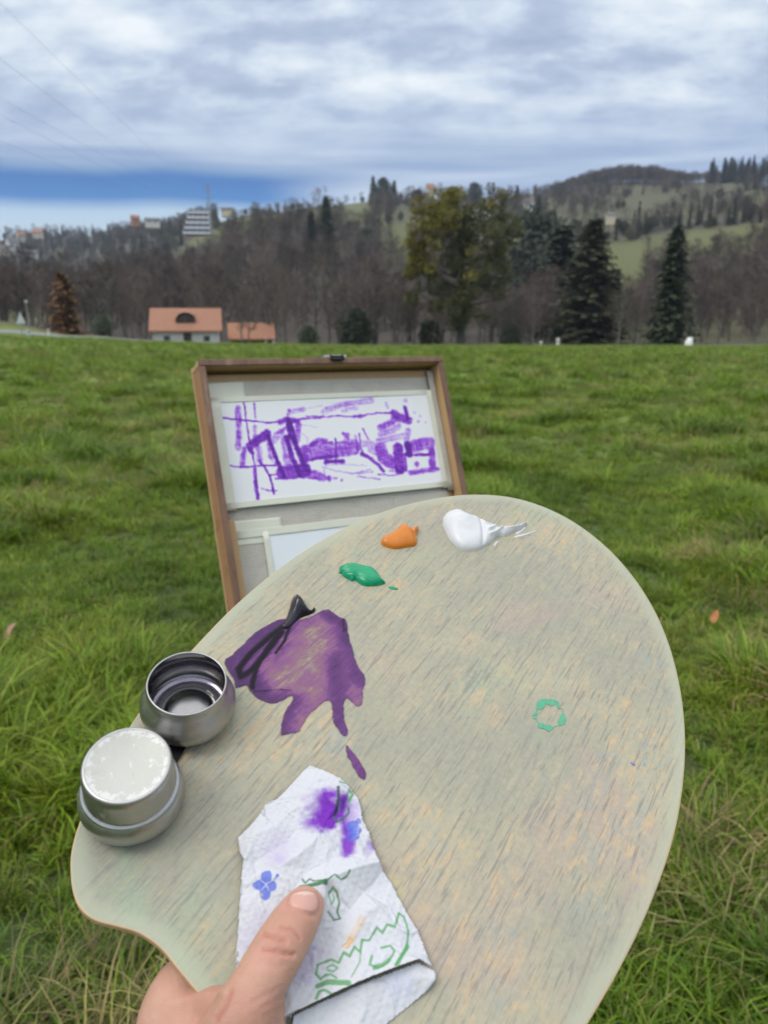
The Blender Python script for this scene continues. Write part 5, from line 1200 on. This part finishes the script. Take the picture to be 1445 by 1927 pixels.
# palm, back of the hand, webs, wrist and forearm
L.chain([H3(325, 1960, -0.026), H3(352, 2060, -0.045), H3(390, 2160, -0.058)], [0.0150, 0.0175, 0.0165])
L.chain([H3(352, 1908, -0.0135), H3(388, 1898, -0.0065), H3(425, 1902, 0.0005), H3(462, 1918, 0.0075)], [0.0098, 0.0078, 0.0086, 0.0110])
L.chain([H3(345, 1945, -0.018), H3(398, 1950, -0.010), H3(448, 1962, -0.001)], [0.0135, 0.0125, 0.0135])
L.chain([H3(345, 2010, -0.030), H3(400, 2020, -0.022), H3(450, 2030, -0.012)], [0.017, 0.018, 0.017])
L.chain([H3(370, 2110, -0.046), H3(420, 2130, -0.036), H3(460, 2120, -0.026)], [0.018, 0.020, 0.018])
wr = H3(450, 2250, -0.050)
fw = PM.inverted().to_3x3() @ Vector((-0.18, -0.62, -0.62)); fw.normalize()
L.chain([H3(415, 2080, -0.036), H3(430, 2170, -0.044), wr, wr + fw * 0.05, wr + fw * 0.12, wr + fw * 0.20], [0.022, 0.0255, 0.0265, 0.0275, 0.033, 0.037])
me = bpy.data.meshes.new('hand_raw'); L.bm.to_mesh(me); L.bm.free()
raw = bpy.data.objects.new('hand_raw', me); C.objects.link(raw)
md = raw.modifiers.new('r', 'REMESH'); md.mode = 'VOXEL'; md.voxel_size = 0.00095
md = raw.modifiers.new('s', 'SMOOTH'); md.factor = 0.6; md.iterations = 14
bpy.context.view_layer.update()
ev = raw.evaluated_get(bpy.context.evaluated_depsgraph_get()); hm_ = bpy.data.meshes.new_from_object(ev)
bpy.data.objects.remove(raw); bpy.data.meshes.remove(me)
n = len(hm_.vertices); HV = np.empty(n * 3); hm_.vertices.foreach_get('co', HV); HV = HV.reshape(-1, 3)
HN = np.empty(n * 3); hm_.vertices.foreach_get('normal', HN); HN = HN.reshape(-1, 3)
ZH = ((270, 1640), 3.905)
def on_hand(u, v, bvh):                      # nearest skin point along a line of sight
    q = PM.inverted().to_3x3() @ Vector(ray(u, v)); o_ = PM.inverted() @ Vector(CAM)
    return bvh.ray_cast(o_, q.normalized())
polys = [tuple(p.vertices) for p in hm_.polygons]
bvh = BVHTree.FromPolygons([Vector(v) for v in HV], polys)
def hand_line(pts):
    out = []
    for x, y in catmull(np.array(pts, float), 4, False):
        h = on_hand(ZH[0][0] + x / ZH[1], ZH[0][1] + y / ZH[1], bvh)
        if h[0] is not None: out.append(np.array(h[0]))
    return out
def dist3(X, P):
    D = np.full(len(X), 1e9)
    for A, B_ in zip(P[:-1], P[1:]):
        d = B_ - A; t_ = np.clip(((X - A) @ d) / max(d @ d, 1e-12), 0, 1); D = np.minimum(D, np.linalg.norm(X - A - t_[:, None] * d, axis=1))
    return D
red = np.zeros(n)
for pts, depth, wdt in (([(872, 455), (940, 475), (1000, 495), (1050, 515)], .0014, .0007), ([(1010, 400), (1090, 420), (1130, 460), (1150, 490)], .0008, .0008), ([(880, 570), (950, 580), (1030, 598), (1115, 612)], .0014, .0007), ([(900, 520), (980, 535), (1090, 550)], .0002, .0007), ([(840, 690), (950, 700), (1050, 690)], .0002, .0009), ([(1035, 265), (1110, 300), (1200, 330), (1270, 330)], .0003, .0009),
                        ([(220, 960), (330, 930), (450, 905), (600, 890)], -.0006, .0018), ([(540, 1090), (600, 1000), (640, 900)], .0005, .0016), ([(880, 1000), (960, 960), (1050, 900)], .0002, .0010), ([(900, 1060), (1000, 1010), (1070, 960)], .0002, .0010), ([(820, 960), (900, 910), (1000, 860)], .00018, .0010)):
    P = hand_line(pts)
    if len(P) < 2: continue
    g = np.exp(-(dist3(HV, P) / wdt) ** 2); HV -= HN * (g * depth)[:, None]
    if depth > 0.0003: red = np.maximum(red, g * 1.0)
P = hand_line([tuple(p) for p in [(1056, 228), (1066, 186), (1094, 156), (1140, 138), (1190, 132), (1244, 141), (1284, 170), (1299, 213), (1297, 258), (1278, 300), (1242, 318), (1196, 309), (1146, 291), (1096, 270), (1064, 250), (1056, 228)]])
if len(P) > 4:
    g = np.exp(-(dist3(HV, P) / .0009) ** 2); HV -= HN * (g * .0005)[:, None]; red = np.maximum(red, g * 0.55)
nz = np.array([mnoise.noise(Vector(v) * 420) for v in HV]); HV += HN * (nz * 0.00010)[:, None]
kn = hand_line([(1000, 500), (1020, 560)])
for c, r, k in ((kn[0] if kn else HV[0], .009, .55), (np.array(H3(560, 1735, .024)), .008, .4), (np.array(H3(390, 1885, 0.0)), .014, .45), (np.array(H3(470, 1900, .02)), .014, .3)):
    red = np.maximum(red, k * np.exp(-((HV - c) ** 2).sum(1) / r ** 2))
hm_.vertices.foreach_set('co', HV.ravel()); hm_.update(); smooth(hm_)
base = np.array(H3(420, 1950, -0.02))
hm_.vertices.foreach_set('co', (HV - base).ravel()); hm_.update()
m_skin, t, b, o_ = new_mat('skin')
oc = t.n('ShaderNodeTexCoord').outputs['Object']
mot = t.noise(oc, 110, 5, 0.6, 0.3); fine_ = t.noise(oc, 1500, 3, 0.6); pv = t.n('ShaderNodeTexVoronoi', {'Vector': oc, 'Scale': 1300.0}, feature='DISTANCE_TO_EDGE')
c = t.mix(mot.outputs[0], (0.47, 0.245, 0.165), (0.61, 0.375, 0.275))
c = t.mix(t.math('MULTIPLY', t.step(t.noise(oc, 60, 3, 0.5).outputs[0], 0.45, 0.65), 0.35), c, (0.60, 0.29, 0.235))
c = t.mix(t.math('MULTIPLY', t.attr('red').outputs['Fac'], 0.75), c, (0.47, 0.165, 0.125))
t.set(b, 'Base Color', c); b.inputs['Roughness'].default_value = 0.48
b.inputs['Subsurface Weight'].default_value = 0.16; b.inputs['Subsurface Radius'].default_value = (1.0, 0.35, 0.2); b.inputs['Subsurface Scale'].default_value = 0.004
bump(t, b, t.math('ADD', t.math('ADD', t.math('MULTIPLY', fine_, 0.5), t.math('MULTIPLY', t.noise(t.mapping(oc, (1, 1, 1)), 420, 4, 0.65, 0.4).outputs[0], 1.2)), t.math('MULTIPLY', pv.outputs['Distance'], 1.6)), 0.4, 0.0005)
hm_.materials.clear(); hm_.materials.append(m_skin); hm_.name = 'hand'
hand = bpy.data.objects.new('hand', hm_); C.objects.link(hand); hand.matrix_world = PM @ Matrix.Translation(Vector(base))
fattr(hand, 'red', np.clip(red, 0, 1))
tag(hand, 'left hand gripping the palette, thumb pressing the paper towel', 'hand')
# thumb nail, laid on the skin
bvh = BVHTree.FromPolygons([Vector(v) for v in HV], polys)
NAIL = np.array([(1062, 222), (1072, 190), (1098, 163), (1140, 146), (1190, 140), (1240, 149), (1276, 176), (1290, 215), (1288, 255), (1270, 292), (1240, 308), (1200, 300), (1150, 283), (1100, 262), (1072, 245)], float)
nl = catmull(NAIL, 3); cen = nl.mean(0); NV = []; NF = []; NK = []; rows = 9; m = len(nl)
for i in range(rows):
    f_ = 1 - i / rows
    for p in nl:
        x, y = cen + (p - cen) * f_; h = on_hand(ZH[0][0] + x / ZH[1], ZH[0][1] + y / ZH[1], bvh)
        co = Vector(h[0]) if h[0] is not None else Vector(H3(572, 1700, .02)); nn = h[1] if h[1] is not None else Vector((0, 0, 1))
        NV.append(np.array(co + nn * (0.00045 * min(1, (1 - f_) * 5) - (0.0003 if i == 0 else 0))) - base); NK.append(f_)
NF = [(i * m + j, i * m + (j + 1) % m, (i + 1) * m + (j + 1) % m, (i + 1) * m + j) for i in range(rows - 1) for j in range(m)]
NF.append(tuple((rows - 1) * m + j for j in range(m)))
m_nail, t, b, o_ = new_mat('nail')
t.set(b, 'Base Color', t.mix(t.step(t.attr('tip').outputs['Fac'], 0.35, 0.75), (0.62, 0.34, 0.28), (0.70, 0.50, 0.40)))
b.inputs['Roughness'].default_value = 0.32; b.inputs['Subsurface Weight'].default_value = 0.1; b.inputs['Subsurface Scale'].default_value = 0.002
nail = obj('thumbnail', NV, NF, m_nail, hand, True)
tipv = [np.clip(((nl[k % m][1] * NK[k] + cen[1] * (1 - NK[k])) < 178) * 1.0, 0, 1) for k in range(len(NV))]; fattr(nail, 'tip', tipv)
# ------------------------------------------------------------------ painting box on its tripod
yaw, lean, roll = R_(28), R_(22), R_(0.5); BW = 0.36
a0 = np.array([math.cos(yaw), math.sin(yaw), 0]); hh = np.array([math.sin(yaw), -math.cos(yaw), 0]); b0 = math.sin(lean) * hh - math.cos(lean) * np.array([0, 0, 1.0])
BA = math.cos(roll) * a0 + math.sin(roll) * b0; BB = math.cos(roll) * b0 - math.sin(roll) * a0; BM = -np.cross(BA, BB)
def bst(o, u, v, d=0.0):
    q = ray(u, v); oo = o - d * BM; k = ((oo - CAM) @ BM) / (q @ BM); P = CAM + q * k - oo; return np.array([P @ BA, P @ BB])
o1 = CAM + ray(373, 676); BO = CAM + ray(373, 676) * (BW / bst(o1, 833, 671)[0])
BX = Matrix(((BA[0], -BB[0], BM[0], BO[0]), (BA[1], -BB[1], BM[1], BO[1]), (BA[2], -BB[2], BM[2], BO[2]), (0, 0, 0, 1)))   # local x right, y up, z out of the box
def bs(u, v, d=0.0):
    s = bst(BO, u, v, d); return np.array([s[0], -s[1]])
m_wood, t, b, o_ = new_mat('old_box_wood')
oc = t.n('ShaderNodeTexCoord').outputs['Object']
g1 = t.noise(t.mapping(oc, (60, 4, 60)), 1.0, 5, 0.6, 0.4); g2 = t.noise(oc, 25, 5, 0.7)
c = t.mix(g1.outputs[0], (0.30, 0.14, 0.07), (0.48, 0.26, 0.135)); c = t.mix(t.math('MULTIPLY', t.step(g2.outputs[0], 0.55, 0.7), 0.6), c, (0.13, 0.065, 0.04))
t.set(b, 'Base Color', c); b.inputs['Roughness'].default_value = 0.5; bump(t, b, g1.outputs[0], 0.2, 0.0005)
m_wood2, t, b, o_ = new_mat('dark_edge_wood')
oc = t.n('ShaderNodeTexCoord').outputs['Object']
g1 = t.noise(t.mapping(oc, (40, 10, 40)), 1.0, 5, 0.7, 0.4)
t.set(b, 'Base Color', t.ramp(g1, [(0.3, (0.11, 0.06, 0.04)), (0.6, (0.22, 0.12, 0.075)), (0.72, (0.30, 0.26, 0.21))])); b.inputs['Roughness'].default_value = 0.55
m_wood3, t, b, o_ = new_mat('tan_inner_wood')
oc = t.n('ShaderNodeTexCoord').outputs['Object']
g1 = t.noise(t.mapping(oc, (70, 6, 70)), 1.0, 5, 0.6, 0.4)
t.set(b, 'Base Color', t.mix(g1.outputs[0], (0.40, 0.245, 0.11), (0.56, 0.37, 0.185))); b.inputs['Roughness'].default_value = 0.55
BH = 0.425; DP = 0.036; TW = 0.0085
box = empty('painting_box'); box.matrix_world = BX
def board(name, x0, x1, y0, y1, z0, z1, mat, parent=box, bev=0.0012):
    o = MB().box(((x0 + x1) / 2, (y0 + y1) / 2, (z0 + z1) / 2), (x1 - x0, y1 - y0, z1 - z0)).obj(name, mat, parent); bevel(o, bev); return o
EG = 0.004                                    # darker facing strip along the rim of each board
for nm, x0, x1, y0, y1 in (('top_board', 0, BW, -TW, 0), ('bottom_board', 0, BW, -BH, -BH + TW), ('side_board', 0, TW, -BH + TW + .0002, -TW - .0002), ('side_board', BW - TW, BW, -BH + TW + .0002, -TW - .0002)):
    inn = m_wood3 if nm != 'side_board' or x0 > 0 else m_wood
    bo = board(nm, x0, x1, y0, y1, -DP, -EG, inn)
    if x0 > 0.1: bo['label'] = 'tan right side board of the box'
    board('rim_strip', x0, x1, y0, y1, -EG + 0.0002, 0, m_wood2, bo)
board('back_panel', -0.001, BW + .001, -BH - .001, .001, -DP - .004, -DP - .0002, m_wood3)
board('batten', TW + .0002, TW + .010, -BH + TW, -0.205, -DP, -0.010, m_wood3)
# clasp on the top edge
m_clasp = simple_mat('dull_clasp_metal', (0.34, 0.34, 0.32), 0.35, 0.2, 200, 0.9)
cx_ = float(bs(632, 668)[0])
cl = MB().box((cx_, .0025, -.008), (.034, .0045, .012)).obj('clasp', m_clasp, box); bevel(cl, .001)
MB().tube([(cx_ - .009, .003, .002), (cx_ - .009, -.004, .004), (cx_ + .009, -.004, .004), (cx_ + .009, .003, .002)], .0014, 8).obj('clasp_wire', m_blk, cl)
MB().box((cx_, -.001, .0012), (.018, .006, .0022)).obj('clasp_plate', m_blk, cl)
MB().box((cx_ - .03, .0012, -.006), (.016, .0018, .008)).obj('leather_tab', m_wood2, cl)
tag(box, 'open brown wooden painting box lid standing behind the palette', 'painting box')
# sheets and tape inside the tray
SD = 0.0205                                    # depth of the sketch board below the rim
m_tape, t, b, o_ = new_mat('masking_tape')
oc = t.n('ShaderNodeTexCoord').outputs['Object']
n1 = t.noise(oc, 40, 5, 0.6, 0.4); n2 = t.noise(t.mapping(oc, (60, 900, 1)), 1.0, 3, 0.6)
t.set(b, 'Base Color', t.mix(n1.outputs[0], (0.43, 0.40, 0.345), (0.62, 0.59, 0.525))); b.inputs['Roughness'].default_value = 0.6
bump(t, b, t.math('ADD', n1, t.math('MULTIPLY', n2, 0.5)), 0.8, 0.0025)
m_tape2, t, b, o_ = new_mat('cream_tape_edge')
oc = t.n('ShaderNodeTexCoord').outputs['Object']
t.set(b, 'Base Color', t.mix(t.noise(oc, 60, 4).outputs[0], (0.66, 0.66, 0.54), (0.75, 0.76, 0.66))); b.inputs['Roughness'].default_value = 0.6
m_paper, t, b, o_ = new_mat('violet_sketch')
oc = t.n('ShaderNodeTexCoord').outputs['Object']
dn = t.attr('dens').outputs['Fac']
s1 = t.noise(t.mapping(oc, (60, 260, 1), (0, 0, 0.25)), 1.0, 4, 0.6, 0.5); s2 = t.noise(t.mapping(oc, (260, 60, 1)), 1.0, 4, 0.6, 0.5)
dd = t.math('ADD', dn, t.math('MULTIPLY', t.math('MULTIPLY', t.math('SUBTRACT', t.math('ADD', t.math('MULTIPLY', s1, 0.5), t.math('MULTIPLY', s2, 0.5)), 0.5), 1.5), t.step(dn, 0.02, 0.3)), clamp=True)
t.set(b, 'Base Color', t.ramp(dd, [(0.04, (0.84, 0.85, 0.87)), (0.25, (0.62, 0.44, 0.87)), (0.5, (0.35, 0.085, 0.70)), (0.78, (0.185, 0.018, 0.48)), (1.0, (0.09, 0.008, 0.28))])); b.inputs['Roughness'].default_value = 0.55
m_blank = simple_mat('blank_white_paper', (0.79, 0.83, 0.88), 0.6, 0.02, 10)
def quad_sheet(name, pts, z, th, mat, parent=None, sub=1):
    P = np.array(pts, float); V = []; Fc = []
    for j in range(sub + 1):
        for i in range(sub + 1):
            f_, g_ = i / sub, j / sub; p = (P[0] * (1 - f_) + P[1] * f_) * (1 - g_) + (P[3] * (1 - f_) + P[2] * f_) * g_
            rip = 0.0006 * mnoise.noise(Vector((p[0] * 55, p[1] * 55, z * 900))) if sub > 1 else 0.0
            V.append((p[0], p[1], z + rip))
    for j in range(sub):
        for i in range(sub): k = j * (sub + 1) + i; Fc.append((k, k + sub + 1, k + sub + 2, k + 1))
    o = obj(name, V, Fc, mat, parent, sub > 1); md = o.modifiers.new('thickness', 'SOLIDIFY'); md.thickness = th; md.offset = -1
    return o
TLp, TRp, BRp, BLp = bs(410, 752, SD), bs(801, 740, SD), bs(840, 906, SD), bs(437, 957, SD)
xl, xr = (TLp[0] + BLp[0]) / 2, (TRp[0] + BRp[0]) / 2; yt, yb = (TLp[1] + TRp[1]) / 2, (BLp[1] + BRp[1]) / 2
xr = min(xr, BW - TW - 0.012); xl = max(xl, TW + 0.006)
# backing board and the painting
bk = board('backing_board', TW + .001, BW - TW - .001, -BH + TW + .002, -TW - .004, -DP + .0005, -SD - .0052, m_wood3, box)
sk = empty('sketch'); sk.matrix_world = BX @ Matrix.Translation((xl, yb, -SD))
stp = 0.0009; nx, ny = int((xr - xl) / stp), int((yt - yb) / stp)
gx_, gy_ = np.meshgrid(np.linspace(0, xr - xl, nx), np.linspace(0, yt - yb, ny)); XY = np.column_stack([gx_.ravel(), gy_.ravel()])
idx = np.arange(nx * ny).reshape(ny, nx); q = np.column_stack([idx[:-1, :-1].ravel(), idx[:-1, 1:].ravel(), idx[1:, 1:].ravel(), idx[1:, :-1].ravel()])
ps = obj('painted_paper', np.column_stack([XY, np.zeros(len(XY))]), q, m_paper, sk)
board('panel', 0.0, xr - xl, 0.0, yt - yb, -.0048, -.0003, m_tape2, sk, 0.0003)
S_ = [([(95, 198), (200, 210), (385, 228), (440, 222)], 8, .75), ([(205, 145), (210, 250), (205, 370)], 20, .45), ([(240, 380), (230, 470)], 18, .55), ([(240, 118), (250, 200), (265, 300), (285, 380), (300, 470), (315, 590), (320, 665)], 8, .7), ([(295, 115), (305, 200)], 9, .5), ([(300, 250), (300, 330)], 14, .35), ([(320, 370), (330, 440)], 24, .35), ([(275, 360), (320, 325), (370, 290)], 30, .75), ([(265, 370), (285, 400)], 14, .6), ([(375, 300), (400, 370), (430, 450), (465, 530)], 15, .85), ([(135, 470), (230, 478), (350, 468), (420, 470)], 8, .7), ([(325, 440), (360, 490), (385, 530), (400, 580), (408, 630)], 10, .8), ([(300, 490), (305, 580), (318, 660)], 13, .55), ([(340, 600), (390, 615), (425, 615)], 7, .45), ([(385, 525), (425, 520)], 9, .55),
      ([(495, 220), (500, 260), (510, 300)], 28, .95), ([(440, 225), (490, 205), (540, 220)], 20, .7), ([(480, 310), (510, 420), (555, 520)], 20, .9), ([(515, 310), (550, 400), (590, 490)], 20, .9), ([(548, 240), (535, 330)], 22, .45), ([(415, 290), (470, 260)], 12, .4), ([(460, 510), (530, 505), (585, 495)], 50, .68), ([(560, 510), (640, 518), (685, 538)], 32, .5), ([(415, 545), (560, 537), (680, 546)], 9, .55), ([(380, 340), (395, 420), (440, 470)], 22, .3), ([(400, 330), (450, 280)], 26, .3), ([(470, 330), (490, 470)], 30, .35), ([(570, 290), (600, 320), (590, 360)], 6, .25),
      ([(530, 210), (650, 198), (780, 190), (900, 190), (990, 172), (1080, 170)], 10, .55), ([(590, 190), (690, 190)], 8, .5), ([(690, 165), (760, 135), (840, 118), (960, 100)], 24, .28), ([(800, 160), (880, 140)], 16, .25), ([(490, 175), (520, 162), (575, 150)], 18, .35), ([(495, 155), (500, 165)], 12, .6), ([(860, 192), (905, 192)], 15, .5), ([(560, 235), (660, 255)], 4, .25), ([(600, 145), (680, 130)], 8, .15),
      ([(1010, 255), (1060, 235), (1100, 200), (1130, 190)], 26, .48), ([(1090, 175), (1110, 200), (1170, 212)], 34, .62), ([(1150, 140), (1165, 210)], 16, .8), ([(1155, 102)], 16, .35), ([(1205, 170)], 12, .3), ([(1235, 190)], 12, .25), ([(1225, 220)], 12, .35), ([(1265, 225)], 10, .3), ([(1045, 120), (1050, 140)], 14, .3), ([(1010, 290), (1080, 270), (1115, 245)], 24, .33), ([(1000, 330), (1090, 312), (1150, 300)], 24, .28), ([(1170, 270), (1160, 330)], 24, .3),
      ([(590, 395), (650, 385), (760, 380), (860, 365)], 58, .45), ([(590, 440), (680, 425), (770, 415)], 14, .7), ([(700, 450), (800, 445)], 16, .9), ([(755, 320), (762, 430)], 9, .8), ([(620, 350), (660, 325), (700, 330)], 16, .65), ([(680, 345), (740, 340)], 10, .5), ([(800, 285), (830, 320)], 14, .4), ([(820, 300), (830, 400)], 26, .3), ([(890, 290), (900, 360), (915, 410)], 8, .7), ([(910, 260), (945, 320)], 8, .7), ([(870, 300), (880, 390)], 14, .3), ([(850, 350), (950, 345), (1000, 365)], 26, .25), ([(585, 370), (590, 450)], 18, .45),
      ([(905, 405), (960, 430), (1000, 470), (1025, 500)], 15, .75), ([(1015, 370), (1030, 430), (1060, 440)], 50, .52), ([(1110, 370), (1120, 490)], 44, .72), ([(1165, 350), (1175, 405)], 28, .95), ([(1195, 360), (1290, 342)], 48, .5), ([(1303, 390), (1305, 470)], 30, .62), ([(1180, 510), (1330, 490)], 20, .58), ([(1215, 462)], 24, .5), ([(1150, 408), (1290, 408)], 12, .7), ([(1045, 460), (1100, 480)], 24, .5), ([(960, 380), (1010, 400)], 34, .3), ([(1150, 420), (1155, 500)], 12, .6),
      ([(680, 480), (760, 500), (860, 515), (955, 492)], 7, .35), ([(700, 470), (800, 462), (930, 470)], 7, .2), ([(720, 545)], 22, .6), ([(745, 542), (765, 540)], 9, .4), ([(790, 555)], 12, .4), ([(880, 532), (1010, 548)], 8, .4), ([(1000, 520), (1070, 525), (1130, 515)], 9, .5), ([(690, 485), (700, 540)], 7, .3), ([(880, 515), (970, 505)], 8, .35), ([(1060, 500), (1130, 505)], 9, .35)]
dens = np.zeros(len(XY)); wob = np.column_stack([vnoise(XY, 180, 3, 2) - .5, vnoise(XY, 180, 6, 2) - .5]) * 0.0024
for pts, w, k in S_:
    P = [bs(380 + x / 3.0104, 720 + y / 3.0104, SD) - np.array([xl, yb]) for x, y in pts]
    wm = w / 2 / 3.0104 * 0.98 / F * (1.0 if w < 12 else 1.3)
    d = line_dist(XY + wob, P); sf = 0.0009 if w < 16 else 0.0022
    a = k * sstep(wm * 1.25 - d, -sf, sf) * (0.72 + 0.56 * vnoise(XY @ np.array([[.9, .4], [-.4, .9]]) * (1, 3), 120, int(w), 3))
    dens = np.maximum(dens, a) + 0.25 * np.minimum(dens, a)
fattr(ps, 'dens', np.clip(dens, 0, 1))
tag(sk, 'long sheet with a violet landscape sketch taped inside the box', 'painting')
# tapes
def tape(x0, y0, x1, y1, z, mat=m_tape, skew=0.0, lab=None):
    o = quad_sheet('masking_tape', [(x0, y1 + skew), (x1, y1 - skew), (x1, y0 - skew), (x0, y0 + skew)], z, 0.0003, mat, box, 14)
    if lab: o['label'] = lab
    return o
ztop = -SD + 0.0006; inx0, inx1 = TW + .0008, BW - TW - .0008
ytp = bs(600, 713, SD)[1]
tape(inx0, yt - .002, inx1, min(ytp, -TW - .006), ztop - .0035, m_tape, .0004)
tape(inx0, yt - .001, inx0 + .052, min(ytp, -TW - .006) - .001, ztop - .0029, m_tape2, -.0008)
tape(inx0 + .002, yb - .052, inx0 + .075, yb - .020, -SD - .0036, m_tape2, .001)
tape(inx1 - .10, yb - .043, inx1 - .006, yb - .009, -SD - .0037, m_tape, -.001)
tape(inx0 + .001, yt - .003, xr + .010, yt + .004, ztop + .0001, m_tape2)
tape(inx0, yb - .006, xl + .004, yt - .001, ztop + .0003, m_tape2)
tape(xr - .003, yb - .006, xr + .005, yt + .003, ztop + .0004, m_tape2)
tape(xr + .004, yb - .010, inx1, min(ytp + .008, -TW - .003), ztop + .0001, m_tape, 0, None)
tape(inx0 + .003, yb - .004, xr + .004, yb + .004, ztop + .0007, m_tape2)
tape(inx0, yb - .040, inx1 - .010, yb - .002, -SD - .0042, m_tape, .0006)
y2 = float(bs(500, 1003, SD + .004)[1]); x2 = float(bs(508, 1060, SD + .004)[0])
bl_ = empty('blank_sheet'); bl_.matrix_world = BX @ Matrix.Translation((x2, -BH + .02, -SD - .0035))
Q = quad_sheet('paper', [(0, y2 + BH - .02), (xr - x2, y2 + BH - .02), (xr - x2, 0.012), (0, 0.012)], 0, .0015, m_blank, bl_)
tag(bl_, 'blank white sheet taped below the violet sketch in the box', 'paper')
tape(inx0 + .008, y2 - .004, inx1 - .02, y2 + .006, -SD - .0026, m_tape2, .0003)
tape(x2 - .004, -BH + .03, x2 + .004, y2 + .002, -SD - .0024, m_tape2)
tape(inx0 + .011, -BH + .03, x2 - .002, y2 + .012, -SD - .0038, m_tape)
# tripod below (behind the palette)
bc = BX @ Vector((BW / 2, -BH + 0.02, -DP))
tp = empty('tripod', (bc.x, bc.y, lz(bc.x, bc.y)))
hz_ = bc.z - tp.location.z
MB().box((0, 0.03, hz_ - 0.05), (0.12, 0.10, 0.05)).obj('head', m_blk, tp)
MB().box((0, 0.0, hz_ - 0.015), (0.10, 0.16, 0.03)).obj('mounting_plate', m_blk, tp)
for a in (0.5, 2.6, 4.7):
    d = Vector((math.cos(a), math.sin(a), 0)); lg = MB().tube([Vector((0, 0.03, hz_ - .06)) + d * .03, Vector((0, 0.03, 0)) + d * .26 + Vector((0, 0, -.02))], [.014, .010], 10).obj('leg', m_wood, tp, True)
tag(tp, 'slim wooden tripod carrying the painting box', 'tripod')
